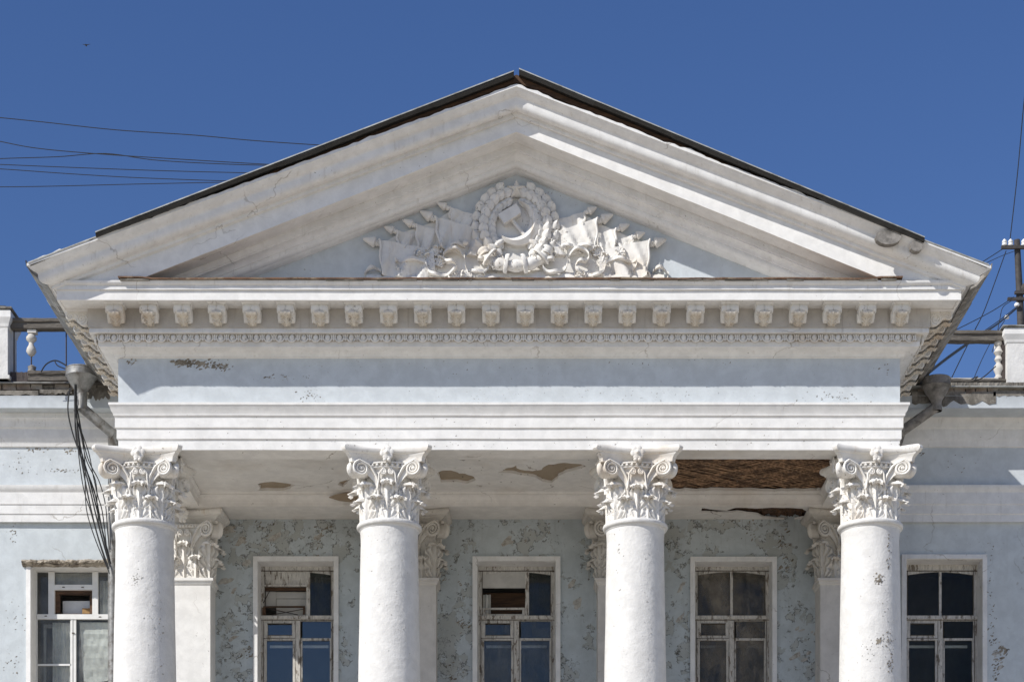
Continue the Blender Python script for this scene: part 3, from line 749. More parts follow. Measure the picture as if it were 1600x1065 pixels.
def flower_mesh(y):
    m = MB(); c = Vector((0, y, .965))
    for k in range(6):
        a = 2 * PI * k / 6 + .2
        m.add(*blob((c.x + .062 * math.cos(a), y, c.z + .062 * math.sin(a)), (.050, .016, .050), 10, 5))
    m.add(*blob((c.x, y - .03, c.z), (.026, .028, .026), 8, 5))
    m.add(*blob((c.x, y + .03, c.z), (.09, .06, .09), 12, 5))
    m.add(*blob((c.x - .03, y + .01, c.z - .105), (.035, .03, .03), 8, 5)); m.add(*blob((c.x + .03, y + .01, c.z - .105), (.035, .03, .03), 8, 5))
    return m
def abacus_mesh(hw, mid, cut, lay, back=None, seed=0):
    """concave-sided slab; lay = (scale offset, z); back: y of a wall cutting it off (pilaster)"""
    n = 9; base = []
    for q in range(4):
        side = []
        for k in range(n + 1):
            t = -1 + 2 * k / n
            x = t * (hw - cut); yv = -(mid + (hw - mid) * abs(t) ** 2.0)
            side.append((x, yv))
        c, s_ = math.cos(q * PI / 2), math.sin(q * PI / 2)
        base += [(x * c - y * s_, x * s_ + y * c) for x, y in side]
    rows = []
    for li, (e, z) in enumerate(lay):
        row = []
        for i, (x, y) in enumerate(base):
            r = math.hypot(x, y); f = (r + e) / r
            X, Y_ = x * f, y * f
            if back is not None and Y_ > back: Y_ = back
            jj = .010 * noise.noise(Vector((X * 7 + seed, Y_ * 7, z * 4))) if li >= len(lay) - 3 else .003 * noise.noise(Vector((X * 7, Y_ * 7, z * 4)))
            row.append((X * (1 + jj), Y_ * (1 + jj), z + jj))
        rows.append(row)
    m = MB(); m.grid(rows, True); N = len(base)
    m.f.append(tuple(reversed(range(N)))); m.f.append(tuple(range((len(rows) - 1) * N, len(rows) * N)))
    return m
LAY = [(-.14, .83), (-.135, .87), (-.12, .90), (-.095, .925), (-.065, .945), (-.06, .958), (-.03, .965), (-.004, .985), (.012, 1.01), (.014, 1.035), (.0, 1.055), (-.02, 1.0699)]
def capset(mat):
    d = {}
    d['low'] = leaf_mesh('acanthus_leaf', .335, .195, .030, .042, 3, .046, mat)
    d['up'] = leaf_mesh('acanthus_leaf', .555, .200, .034, .052, 4, .048, mat)
    vm = volute_mesh(mat); d['vr'] = vm.mesh('volute', mat, 50); d['vl'] = mirrored(vm).mesh('volute', mat, 50)
    d['helix'] = helix_mesh().mesh('inner_scroll', mat, 50)
    d['flower'] = flower_mesh(-.575).mesh('rosette', mat, 50)
    return d
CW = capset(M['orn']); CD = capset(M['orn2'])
def bead_ring(mat, r=.50):
    m = MB()
    m.lathe([(r - .10, .75), (r - .03, .755), (r - .01, .765), (r, .775), (r, .785), (r - .03, .79), (r - .03, .825), (r + .015, .832), (r + .015, .85), (r - .05, .855)], (0, 0, 0), 40, False)
    for k in range(40):
        a = 2 * PI * k / 40; m.add(*blob(((r + .0) * math.cos(a), (r + .0) * math.sin(a), .807), (.024, .024, .026), 6, 4))
    return m.mesh('beaded_lip', mat, 50)
BR = bead_ring(M['orn'])

labels_c = ['white column with acanthus capital at the left end of the portico, beside the hanging cables',
            'white column with acanthus capital, second from the left, between the vent window and the window with a dark brown opening',
            'white column with acanthus capital, third from the left, at the left edge of the hole in the porch ceiling',
            'white column with chipped paint patches and acanthus capital, at the right end of the portico']
shaft_prof = [(.53, 0.0)]
Zcb = 8.47
for ci, cx in enumerate(COLX):
    T = thing('column', labels_c[ci], 'column', (cx, YC, PORZ), 'tall white columns of the portico')
    h = Zcb - PORZ
    # base
    MB().box((-.72, -.72, 0), (.72, .72, .16)).build('plinth', M['stucco'], T)
    MB().lathe([(.68, .16), (.70, .2), (.70, .26), (.66, .30), (.60, .33), (.60, .37), (.63, .40), (.63, .45), (.57, .48)], (0, 0, 0), 48).build('base', M['stucco'], T, 50)
    rows = []; ns = 110
    for i in range(ns + 1):
        z = .47 + (h - .105 - .47) * i / ns
        t = i / ns
        rr = .545 - .099 * t ** 1.7 + (.014 * max(0, (t - .985) / .015) if t > .985 else 0) - .003
        rows.append([(
            (rr + .0035 * noise.noise(Vector((math.cos(a) * 2.2 + ci * 5, math.sin(a) * 2.2, z * 1.6)))) * math.cos(a),
            (rr + .0035 * noise.noise(Vector((math.cos(a) * 2.2 + ci * 5, math.sin(a) * 2.2, z * 1.6)))) * math.sin(a), z) for a in [2 * PI * j / 72 for j in range(72)]])
    MB().grid(rows, True).build('shaft', M['stucco'], T, 60)
    MB().lathe([(.44, h - .135), (.455, h - .115), (.470, h - .105), (.472, h - .088), (.49, h - .084)] + [(.478 + .030 * math.cos(R(a)), h - .044 + .040 * math.sin(R(a))) for a in range(-80, 91, 20)] + [(.42, h)], (0, 0, 0), 64).build('neck_ring', M['stucco'], T, 50)
    Cp = MB().lathe([(.435, 0.0), (.425, .12), (.42, .35), (.425, .55), (.43, .70), (.46, .76), (.42, .84)], (0, 0, 0), 40).build('capital', M['orn'], T, 50, (0, 0, h))
    link('beaded_lip', BR, Cp)
    abacus_mesh(.685, .52, .06, LAY, seed=ci * 13).build('abacus', M['orn'], Cp, 30)
    for k in range(8):
        a = R(22.5 + 45 * k) ; o = link('acanthus_leaf', CW['low'], Cp, (.422 * math.sin(a), -.422 * math.cos(a), 0), a)
        o.scale = (1, 1, random.uniform(.96, 1.04))
    for k in range(8):
        a = R(45 * k); r = .43 if k % 2 == 0 else .455
        broken = (ci == 2 and k == 0)
        o = link('acanthus_leaf', CW['up'], Cp, (r * math.sin(a), -r * math.cos(a), 0), a); o.scale = (1, 1, random.uniform(.97, 1.03) * (.87 if broken else 1))
    for q in range(4):
        a = R(90 * q)
        link('volute', CW['vr'], Cp, None, a); link('volute', CW['vl'], Cp, None, a)
        link('inner_scroll', CW['helix'], Cp, None, a); link('rosette', CW['flower'], Cp, (0, 0, 0), a)

labels_p = ['sunlit pilaster with acanthus capital on the wall behind the leftmost column',
            'shaded pilaster with acanthus capital half hidden by the second column from the left',
            'shaded pilaster with acanthus capital peeking out left of the third column',
            'shaded pilaster with acanthus capital on the wall left of the rightmost column']
PD = .58
for pi_, px in enumerate(PILX):
    T = thing('pilaster', labels_p[pi_], 'pilaster', (px, YW - PD, PORZ), 'flat pilasters on the porch wall')
    zt = ZT - PORZ; s = 1.09; hb = zt - 1.07 * s
    hw = .445
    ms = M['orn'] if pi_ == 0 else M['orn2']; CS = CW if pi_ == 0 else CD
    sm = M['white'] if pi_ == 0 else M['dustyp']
    MB().box((-hw, 0, 0), (hw, PD, hb - .12)).build('shaft', sm, T)
    rows = []
    for e, z in ((.0, hb - .12), (.02, hb - .10), (.03, hb - .07), (.03, hb - .06), (.055, hb - .05), (.055, hb - .005), (.0, hb)):
        rows.append([(-hw - e, PD, z), (-hw - e, -e, z), (hw + e, -e, z), (hw + e, PD, z)])
    MB().grid(rows).build('neck_band', sm, T)
    rows = []
    for e, z in ((-.005, 0), (-.02, .3), (-.01, .6), (.03, .76), (.02, .84)):
        rows.append([(-hw - e, PD, z), (-hw - e, -e, z), (hw + e, -e, z), (hw + e, PD, z)])
    Cp = MB().grid(rows).build('capital', ms, T, None, (0, 0, hb)); Cp.scale = (1, 1, s)
    am = MB(); n = 10; rows = []
    for li, (e, z) in enumerate(LAY):
        row = [(-.69 - e, PD - .02, z)]
        for k in range(n + 1):
            t = -1 + 2 * k / n; row.append((t * (.66 + e), -(.06 + .12 * t * t + e), z))
        row.append((.69 + e, PD - .02, z))
        rows.append(row)
    am.grid(rows)
    k0 = (len(LAY) - 1) * (n + 3); am.f.append(tuple(range(k0, k0 + n + 3))); am.build('abacus', ms, Cp, 30)
    def lf(kind, x, y, a):
        o = link('acanthus_leaf', CS[kind], Cp, (x, y, 0), R(a)); o.scale = (random.uniform(.96, 1.03), 1, random.uniform(.97, 1.03))
    for x in (-.205, .205): lf('low', x, -.0, 0)
    lf('up', 0, .01, 0)
    for sx in (-1, 1):
        lf('up', sx * .415, .02, sx * 38)
        lf('low', sx * hw, .18, sx * 90); lf('low', sx * hw, .43, sx * 90); lf('up', sx * hw, .31, sx * 90)
        v = link('volute', CS['vr' if sx > 0 else 'vl'], Cp, (0, .38, 0))
        v = link('volute', CS['vl' if sx > 0 else 'vr'], Cp, (sx * .06, .40, 0), R(90 * sx)); v.scale = (1, 1, 1)
    link('inner_scroll', CS['helix'], Cp, (0, .42, 0)); link('rosette', CS['flower'], Cp, (0, .40, 0))
    bm_ = MB().box((-.30, -.07, .78), (.30, .05, .83))
    for k in range(11): bm_.add(*blob((-.27 + .054 * k, -.07, .80), (.023, .03, .028), 6, 4))
    bm_.build('beaded_lip', ms, Cp, 50)

# ------------------------------------------------------------------ main walls and windows
def wall_open(name, x0, x1, z0, z1, ops, mat, y=YW):
    xs = sorted({x0, x1, *[a for o in ops for a in o[:2]]}); zs = sorted({z0, z1, *[a for o in ops for a in o[2:]]})
    m = MB()
    for i in range(len(xs) - 1):
        for j in range(len(zs) - 1):
            cx = (xs[i] + xs[i + 1]) / 2; cz = (zs[j] + zs[j + 1]) / 2
            if any(o[0] < cx < o[1] and o[2] < cz < o[3] for o in ops): continue
            m.box((xs[i], y, zs[j]), (xs[i + 1], y + .45, zs[j + 1])) if False else m.add([(xs[i], y, zs[j]), (xs[i + 1], y, zs[j]), (xs[i + 1], y, zs[j + 1]), (xs[i], y, zs[j + 1])], [(0, 1, 2, 3)])
    m.build(name, mat, B)
YG = 34.25          # joinery plane
WZ0 = 5.75
def opening(u0, u1, v): return (XX(u0, YW), XX(u1, YW), WZ0, ZZ(v, YW))
W1 = (XX(49, YW), XX(196, YW), WZ0, ZZ(884, YW))
W2 = opening(403.5, 521.5, 877); W3 = opening(746, 868, 877); W4 = opening(1086, 1206, 877.5); W5 = opening(1416, 1534, 874)
wall_open('wall', -30, XL + .1, Z0, 11.2, [W1], M['side'])
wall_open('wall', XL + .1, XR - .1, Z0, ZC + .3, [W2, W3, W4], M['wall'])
wall_open('wall', XR - .1, 30, Z0, 11.2, [W5], M['side'])

rm = MB()
rm.add([(-30, 36.6, Z0), (30, 36.6, Z0), (30, 36.6, 11), (-30, 36.6, 11)], [(0, 1, 2, 3)])
rm.add([(-30, 34.5, 9.2), (30, 34.5, 9.2), (30, 36.6, 9.2), (-30, 36.6, 9.2)], [(0, 1, 2, 3)])
rm.add([(-30, 34.5, 4.9), (30, 34.5, 4.9), (30, 36.6, 4.9), (-30, 36.6, 4.9)], [(0, 1, 2, 3)])
rm.build('inner_rooms', M['room'], B)

def bar(m, x0, z0, x1, z1, y=YG, d=.05, j=.0): m.box((x0, y, min(z0, z1)), (x1, y + d, max(z0, z1)), j)
def surround(op, bw=.085, proj=.045, mat=None, ytop=None):
    mat = mat or M['corn']; x0, x1, z0, z1 = op; m = MB()
    e = bw
    out = [(x0 - e, z0), (x0 - e, z1 + e), (x1 + e, z1 + e), (x1 + e, z0)]; inn = [(x0, z0), (x0, z1), (x1, z1), (x1, z0)]
    rows = []
    for pts, y in ((out, YW), (out, YW - proj), ([(x0 - e * .1, z0), (x0 - e * .1, z1 + e * .1), (x1 + e * .1, z1 + e * .1), (x1 + e * .1, z0)], YW - proj - .006), (inn, YW - proj + .012), ([(x0 + .012, z0), (x0 + .012, z1 - .012), (x1 - .012, z1 - .012), (x1 - .012, z0)], YG)):
        rows.append([(x, y, z) for x, z in pts])
    m.grid(rows)
    return m.build('window', mat, B)
def old_window(op, split, glassu, glassl, label, vent=False, braces=False, vz=None):
    x0, x1, z0, z1 = op; w = surround(op); w['label'] = label
    x0 += .012; x1 -= .012; z1 -= .012
    Wd = x1 - x0
    def X(f): return x0 + Wd * f
    S = F / YG
    vtop = V0 - z1 * S
    # heights measured on the photo, px below the head of the joinery
    def Zv(v): return (V0 - v) * YG / F
    hd = Zv(891); tr0, tr1 = Zv(962), Zv(967.5); fo0, fo1 = Zv(974), Zv(991.5); tb0, tb1 = Zv(997), Zv(1000)
    m = MB(); bar(m, X(0), z1, X(1), hd, YG - .02, .1); m.build('head_board', M['flake'], w)
    m = MB(); bar(m, X(0), hd, X(.05), z0); bar(m, X(.95), hd, X(1), z0); m.build('frame', M['flake'], w)
    # arched head
    pts = [(X(.05), hd)] + [(X(.05), hd - .075)] + [(X(.05 + .9 * k / 10), hd - .075 + .055 * math.sin(PI * k / 10)) for k in range(1, 10)] + [(X(.95), hd - .075), (X(.95), hd)]
    MB().prism(pts[::-1], YG - .004, YG + .04).build('arched_head', M['flake'], w)
    m = MB(); bar(m, X(-.0), tr0, X(1.0), tr1, YG - .055, .10); bar(m, X(.0), tr1, X(1), tr1 - .025, YG - .02, .06); m.build('transom', M['flake'], w)
    if split == .5:
        m = MB(); bar(m, X(.483), hd - .02, X(.517), tr0, YG - .005, .05); m.build('glazing_bar', M['flake'], w)
        ups = [(.05, .483), (.517, .95)]
    else:
        m = MB(); bar(m, X(.615), hd - .02, X(.665), tr0, YG - .01, .05); m.build('glazing_bar', M['flake'], w)
        ups = [(.665, .95)]
    for a, b in ups: MB().box((X(a), YG + .02, tr0), (X(b), YG + .026, hd - .01)).build('pane', glassu, w)
    m = MB(); bar(m, X(.465), tr1, X(.535), z0, YG - .015, .06); m.build('mullion', M['flake'], w)
    # left casement with its little vent sash
    m = MB()
    bar(m, X(.035), tr1, X(.09), tb0, YG - .012, .05); bar(m, X(.42), tr1, X(.465), tb0, YG - .012, .05)
    bar(m, X(.09), tr1, X(.42), fo0, YG - .012, .05); bar(m, X(.09), fo1, X(.42), tb0, YG - .012, .05)
    m.build('vent_sash', M['flake'], w)
    m = MB(); bar(m, X(.05), tb0, X(.465), tb1, YG - .022, .06); bar(m, X(.535), Zv(996.5), X(.95), tb1, YG - .01, .04); m.build('cross_bar', M['flake'], w)
    for a, b in ((.05, .075), (.43, .465), (.535, .56), (.935, .95)):
        m = MB(); bar(m, X(a), tb1, X(b), z0, YG - .004, .04); m.build('casement_stile', M['flake'], w)
    for a, b, c, d in ((.09, .42, fo0, fo1), (.56, .95, tr1 - .02, Zv(996.5)), (.075, .43, tb1, z0), (.56, .935, tb1, z0)):
        MB().box((X(a), YG + .02, min(c, d)), (X(b), YG + .026, max(c, d))).build('pane', glassl, w)
    m = MB()
    for a, b, c, d in ((.030, .036, tr1, z0), (.462, .468, tr1, z0), (.532, .538, tr1, z0), (.962, .968, tr1, z0), (.048, .054, hd, tr0), (.946, .952, hd, tr0)):
        bar(m, X(a), c, X(b), d, YG - .0165, .03)
    for a, b, v_ in ((0, 1, 891.3), (.0, 1.0, 968.3), (.036, .462, 996.6), (.088, .422, 973.6), (.088, .422, 991.7)):
        bar(m, X(a), Zv(v_), X(b), Zv(v_ + .75), YG - .0235, .03)
    m.build('gap_shade_strip', M['chip0'], w)  # proud dark strips: shadow gaps between the frame members, painted as colour
    # second, inner joinery seen through the glass
    m = MB(); bar(m, X(.10), Zv(1004), X(.90), Zv(1008), YG + .18, .03); bar(m, X(.47), Zv(1004), X(.53), z0, YG + .18, .03); m.build('inner_frame', M['joinery'], w)
    MB().box((x0 - .1, YW - .07, z0 - .06), (x1 + .1, YG + .1, z0)).build('sill', M['cement'], w)
    return w, X, Zv
w2, X2, Zv2 = old_window(W2, .62, M['glassg'], M['glass'], 'window with a boarded vent opening crossed by thin braces, its lower panes deep blue')
w3, X3, Zv3 = old_window(W3, .62, M['glassg'], M['glassm'], 'window with a dark brown vent opening and heavily flaking frame')
w4, X4, Zv4 = old_window(W4, .5, M['glassd'], M['glassd'], 'window with dull brown dusty panes and a narrow glazing bar')
w5, X5, Zv5 = old_window(W5, .5, M['glassk'], M['glassk'], 'window with almost black panes outside the portico on the right')
# vent opening of the second window: upper board, brown rail, inner white boards, hanging sash and crossed wires
bar_ = MB(); bar(bar_, X2(.05), Zv2(893), X2(.615), Zv2(913.5), YG + .01, .03); bar_.build('board', M['flake'], w2)
bar_ = MB(); bar(bar_, X2(.03), Zv2(913.5), X2(.62), Zv2(916), YG - .03, .06); bar_.build('rail', M['flake'], w2)
bar_ = MB(); bar(bar_, X2(.05), Zv2(916), X2(.615), Zv2(921), YG + .05, .02); bar_.build('brown_rail', M['brownwood'], w2)
bar_ = MB(); bar(bar_, X2(.05), Zv2(921), X2(.19), Zv2(946), YG + .12, .02); bar(bar_, X2(.19), Zv2(921), X2(.62), Zv2(931.5), YG + .14, .02); bar(bar_, X2(.195), Zv2(932.5), X2(.62), Zv2(962), YG + .13, .02); bar_.build('inner_board', M['board'], w2)
bar_ = MB(); bar(bar_, X2(.03), Zv2(946.5), X2(.60), Zv2(949), YG - .03, .03, .004); bar(bar_, X2(.02), Zv2(949), X2(.06), Zv2(960), YG - .03, .03, .006); bar(bar_, X2(.57), Zv2(949), X2(.60), Zv2(959), YG - .03, .03, .006); bar_.build('hanging_sash', M['brownwood'], w2)
m = MB()
for a, b in (((.16, 960), (.58, 951)), ((.12, 951), (.50, 960)), ((.03, 942), (.12, 922))):
    m.tube([(X2(a[0]), YG - .02, Zv2(a[1])), (X2(b[0]), YG - .01, Zv2(b[1]))], .008, 5)
m.build('brace', M['iron'], w2)
# vent opening of the third window
bar_ = MB(); bar(bar_, X3(.05), Zv3(892), X3(.615), Zv3(918), YG + .0, .03); bar_.build('board', M['board'], w3)
bar_ = MB(); bar(bar_, X3(.05), Zv3(918), X3(.62), Zv3(962), YG + .35, .02); bar_.build('inner_board', M['brownwood'], w3)
bar_ = MB(); bar(bar_, X3(.05), Zv3(948.5), X3(.61), Zv3(951.5), YG - .0, .03, .003); bar(bar_, X3(.05), Zv3(951.5), X3(.09), Zv3(960), YG, .03, .002); bar(bar_, X3(.575), Zv3(951.5), X3(.61), Zv3(960), YG, .03, .002); bar(bar_, X3(.05), Zv3(958.5), X3(.61), Zv3(961), YG, .03); bar_.build('hanging_sash', M['flake'], w3)
m = MB(); m.grid([[(X3(.06 + .10 * k / 8), YG + .25 + .02 * math.sin(k * 1.6), Zv3(923 + 34 * i)) for k in range(9)] for i in range(2)]).build('curtain', M['curtain'], w3, 60)

# the white modern window on the left
w1 = surround(W1, .085, .03, M['white']); w1['label'] = 'wide white window under a broken cement ledge, behind the hanging cables'
def Q(x): return XX(x / 4.706, YG)
def Zq(y): return ZZ(840 + y / 4.706, YG)
J = M['joinery']
zb = W1[2]
m = MB(); bar(m, Q(232), Zq(205), Q(272), zb); bar(m, Q(272), Zq(205), Q(905), Zq(250)); bar(m, Q(875), Zq(250), Q(910), zb); m.build('frame', J, w1)
m = MB(); bar(m, Q(357), Zq(250), Q(402), Zq(562), YG - .02, .07); bar(m, Q(680), Zq(250), Q(722), Zq(562), YG - .02, .07); m.build('mullion', J, w1)
m = MB(); bar(m, Q(402), Zq(345), Q(680), Zq(382), YG - .025, .07); m.build('vent_rail', J, w1)
m = MB(); bar(m, Q(272), Zq(562), Q(875), Zq(598), YG - .03, .08); m.build('transom', J, w1)
m = MB(); bar(m, Q(525), Zq(578), Q(536), zb, YG - .02, .06); bar(m, Q(541), Zq(578), Q(560), zb, YG - .015, .06); bar(m, Q(268), Zq(598), Q(275), zb, YG - .01, .04); bar(m, Q(518), Zq(598), Q(525), zb, YG - .01, .04); m.build('casement_stile', J, w1)
m = MB(); bar(m, Q(272), Zq(925), Q(525), Zq(938), YG - .01, .03); m.build('cross_bar', J, w1)
for a, b, c, d in ((272, 357, 250, 562), (402, 680, 250, 345), (722, 875, 250, 562), (275, 518, 598, 925), (275, 518, 938, 1330), (560, 875, 598, 1330)):
    MB().box((Q(a), YG + .02, max(zb, Zq(d))), (Q(b), YG + .026, Zq(c))).build('pane', M['glassw'], w1)
m = MB()
for a, b, c, d in ((402, 432, 382, 555), (655, 680, 382, 555), (432, 655, 382, 405), (402, 680, 550, 560)): bar(m, Q(a), Zq(c), Q(b), Zq(d), YG + .05, .1)
m.build('brown_sash', M['brownwood'], w1)
m = MB(); bar(m, Q(440), Zq(440), Q(690), Zq(562), YG + .22, .02); m.build('inner_board', M['joinery'], w1)
m = MB(); bar(m, Q(595), Zq(505), Q(678), Zq(548), YG + .10, .05, .004); m.build('timber_block', plain('yellow_wood', (.35, .2, .07), .7), w1)
rows = []
for i in range(26):
    t = i / 25; yy = 612 + (1046 - 612) * t
    rows.append([(Q((578 + 30 * t) + (890 - 578 - 30 * t) * k / 20), YG + .07 + .012 * noise.noise(Vector((k * .5, i * .5, 1))) + .012 * abs(math.sin(i * .62)) + (.01 * (k / 20)), Zq(yy + (10 * math.sin(k * .3) if i == 25 else 0))) for k in range(21)])
MB().grid(rows).build('paper_sheet', M['curtain'], w1)
rows = [[(Q(402 + 278 * k / 12), YG + .06, Zq(252)) for k in range(13)], [(Q(402 + 278 * k / 12), YG + .075, Zq(300 + 9 * math.sin(k * 1.1))) for k in range(13)], [(Q(402 + 278 * k / 12), YG + .05, Zq(342)) for k in range(13)]]
MB().grid(rows).build('inner_board', M['board'], w1)
m = MB()
for x, y in ((470, 364), (610, 364), (340, 576), (738, 582), (540, 700)): bar(m, Q(x - 9), Zq(y - 3), Q(x + 9), Zq(y + 3), YG - .036, .02)
m.build('hinge_slot', M['chip0'], w1)
for a, b, c, d, mt in ((375, 512, 610, 1330, 'curtain'), (725, 870, 300, 560, 'curtain')):
    rows = []
    for i in range(14):
        z = Zq(c) + (max(zb, Zq(d)) - Zq(c)) * i / 13
        rows.append([(Q(a) + (Q(b) - Q(a)) * k / 24, YG + .12 + .014 * math.sin(k * 1.3 + .3 * math.sin(i * .9)) + .03 * noise.noise(Vector((k * .3, i * .6, a))), z) for k in range(25)])
    MB().grid(rows).build('curtain', M[mt], w1, 60)
# inner second frame seen through the left pane
m = MB(); bar(m, Q(300), Zq(640), Q(318), zb, YG + .2, .03); bar(m, Q(300), Zq(615), Q(400), Zq(640), YG + .2, .03); m.build('inner_frame', M['board'], w1)
# broken cement ledge
rows = []
x0, x1 = Q(180) , Q(850)
prof = [(0, 874.5), (.08, 873.5), (.12, 876), (.115, 878.5), (.07, 880), (.075, 881.5), (.04, 884.5), (.0, 885.5)]
for p, v in prof:
    row = []
    for k in range(61):
        x = XX(36, YW) + (XX(200, YW) - XX(36, YW)) * k / 60
        a = .022 * noise.noise(Vector((x * 9, p * 20, v * .4))) + .012 * noise.noise(Vector((x * 30, v, 2)))
        row.append((x, YW - max(0, p + a * (2.0 if p > 0 else 0)), ZZ(v, YW - p) + a * .55))
    rows.append(row)
ml = MB().grid(rows[::-1]); n0 = len(ml.v); ml.f.append(tuple(r * 61 for r in range(8))); ml.build('broken_ledge', M['ledge'], w1)

# ------------------------------------------------------------------ side entablatures
def z_(v, p): return ZZ(v, YW - p)
for x0, x1, sd_ in ((-30, XL + .02, -1), (XR - .02, 30, 1)):
    pc = .42 if sd_ < 0 else .66; dq = pc - .42
    g = [
        ('side_architrave_cap', [(.0, z_(757, .14)), (.14, z_(757, .14)), (.14, z_(761, .14)), (.12, z_(765, .12)), (.10, z_(768.5, .10))], 'corn'),
        ('side_architrave_fascia', [(.10, z_(768.5, .10)), (.10, z_(787, .10)), (.085, z_(788, .085))], 'corn'),
        ('side_architrave_fascia', [(.085, z_(788, .085)), (.085, z_(802, .085)), (.07, z_(803, .07))], 'corn'),
        ('side_architrave_fascia', [(.07, z_(803, .07)), (.07, z_(815, .07)), (.0, z_(815, .0))], 'corn'),
        ('side_frieze', [(.02, z_(698, .02)), (.02, z_(758, .02))], 'frieze'),
        ('side_bed_moulding', [(.19, z_(645, .19)), (.19, z_(652, .19)), (.165, z_(655, .165)), (.15, z_(660, .15)), (.13, z_(667, .13)), (.115, z_(668, .115)), (.10, z_(670, .10)), (.10, z_(683, .10)), (.085, z_(686, .085)), (.06, z_(692, .06)), (.05, z_(697, .05)), (.02, z_(699, .02))], 'corn'),
        ('side_corona', [(pc + .01, z_(618, pc)), (pc, z_(621, pc)), (pc, z_(637, pc)), (.19, z_(637, pc)), (.19, z_(645, .19))], 'frieze')]
    for nm, pr, mt in g: straight(nm, pr, x0, x1, M[mt])
    # crumbled top of the cornice: rough mortar bed, with bricks standing in it
    rows = []
    n = 220; xa, xb = (-10.5, XL - .3) if sd_ < 0 else (XR + .3, 10.5)
    for i, (p, v) in enumerate(((.36, 597), (.37, 603), (.38, 610), (.39, 616), (.405, 621), (.40, 628))):
        p += dq; rows.append([(xa + (xb - xa) * k / n, YW - p - .02 * noise.noise(Vector((k * .35, i * 1.1, sd_))) - .012 * noise.noise(Vector((k * .9, i * 2.1, 7))), z_(v, p)) for k in range(n + 1)])
    MB().grid(rows[::-1]).build('crumbled_cornice_edge', M['mortar'], B)
    x = xa; random.seed(21 + sd_)
    while x < xb:
        L_ = random.uniform(.20, .27) if sd_ < 0 else random.uniform(.17, .24)
        if random.random() < .9:
            hh = .095 if sd_ < 0 else .07
            zt_ = z_(599.5, .4) if sd_ < 0 else z_(606, .64)
            MB().box((x, YW - .40 - dq - random.uniform(0, .03), zt_ - hh - random.uniform(0, .03)), (min(x + L_ - .018, xb), YW - .2, zt_ - random.uniform(0, .01)), .010).build('brick', M['brick'], B)
        if sd_ < 0 and random.random() < .5:
            zt_ = z_(611, .4)
            MB().box((x + .08, YW - .395 - random.uniform(0, .02), zt_ - .05 - random.uniform(0, .03)), (min(x + .08 + L_ * .8, xb), YW - .2, zt_), .012).build('brick', M['brick'], B)
        x += L_
    # plaster fallen off the cornice face, ragged lower edge
    for (ua, ub, va, vb, sdd) in (((-60, 60, 610, 619, 1), (62, 112, 608, 617, 2), (128, 172, 606, 628, 3)) if sd_ < 0 else ((1425, 1556, 612, 636, 4), (1552, 1660, 610, 622, 5))):
        yq = YW - pc - .004; pts = [(XX(ua, yq), ZZ(va, yq)), (XX(ub, yq), ZZ(va, yq))] + [(XX(ub + (ua - ub) * t, yq), ZZ(va + (vb - va) * (.75 + .45 * noise.noise(Vector((t * 9, sdd, 0)))), yq)) for t in [k / 24 for k in range(25)]]
        MB().prism(pts[::-1], yq - .006, yq + .03).build('bare_masonry_patch', M['mortar'], B)
    # flashing sheets
    y0 = 0
    x = -14 if sd_ < 0 else XR + .25; xe = XL - .2 if sd_ < 0 else 14
    vv = 596.5 if sd_ < 0 else 602
    while x < xe:
        L_ = min(random.uniform(1.0, 1.5), xe - x); e = random.uniform(-.008, .008)
        MB().box((x, YW - .50 - dq + e, z_(vv, .5 + dq) - .02 + e), (x + L_ + .04, YW + .1, z_(vv, .5 + dq) + e), .003).build('edge_flashing', M['rooflight'] if sd_ > 0 else M['tin'], B)
        x += L_
    # main roof behind
    MB().grid([[(x0 if sd_ < 0 else XR - .3, YW - .3, 11.70), (x1 if sd_ > 0 else XL + .3, YW - .3, 11.70)], [(x0 if sd_ < 0 else XR - .3, 44, 13.2), (x1 if sd_ > 0 else XL + .3, 44, 13.2)]]).build('main_roof', M['tin'], B)

# ------------------------------------------------------------------ balustrades
YB = 33.55
def rail_box(name, u0, v0, u1, v1, mat, parent, dy=.16, steps=True):
    a = P(u0, v1, YB); b = P(u1, v0, YB); m = MB(); h = b.z - a.z
    n = 30; rows = []
    prof = [(0, 0), (-.02, .0), (-.02, .35), (.0, .38), (.0, .62), (-.025, .66), (-.025, .97), (0, 1)] if steps else [(0, 0), (0, 1)]
    for dyy, f in prof:
        rows.append([(a.x + (b.x - a.x) * k / n, YB + dyy + .006 * noise.noise(Vector((k * .5, f * 3, u0))), a.z + h * f + .010 * noise.noise(Vector((k * .25, f, u0 + 3)))) for k in range(n + 1)])
    m.grid(rows); m.grid([rows[-1], [(x, YB + dy, z) for x, y, z in rows[-1]], [(x, YB + dy, z) for x, y, z in rows[0]], rows[0]])
    return m.build(name, mat, parent)
Tl = thing('balustrade', 'ruined timber balustrade on the roof edge left of the pediment, one broken baluster hanging', 'balustrade', P(60, 597, YB), 'balustrades on the roof edge')
Tr = thing('balustrade', 'timber balustrade on the roof edge right of the pediment, one whole white baluster left', 'balustrade', P(1520, 600, YB), 'balustrades on the roof edge')
def local(o, par): o.location = -par.location; return o
local(rail_box('top_rail', 17, 497, 175, 513, M['timber'], Tl), Tl)
local(rail_box('bottom_rail', 16, 581, 45, 596, M['iron'], Tl, .2, False), Tl)
local(rail_box('bottom_rail', 44, 579, 165, 595, M['timber'], Tl, .2, True), Tl)
local(rail_box('top_rail', 1462, 516, 1576, 532, M['timber'], Tr), Tr)
local(rail_box('bottom_rail', 1425, 592, 1572, 603, M['timber'], Tr, .2, True), Tr)
local(rail_box('bottom_board', 1450, 590, 1560, 594, M['board'], Tr, .2, False), Tr)
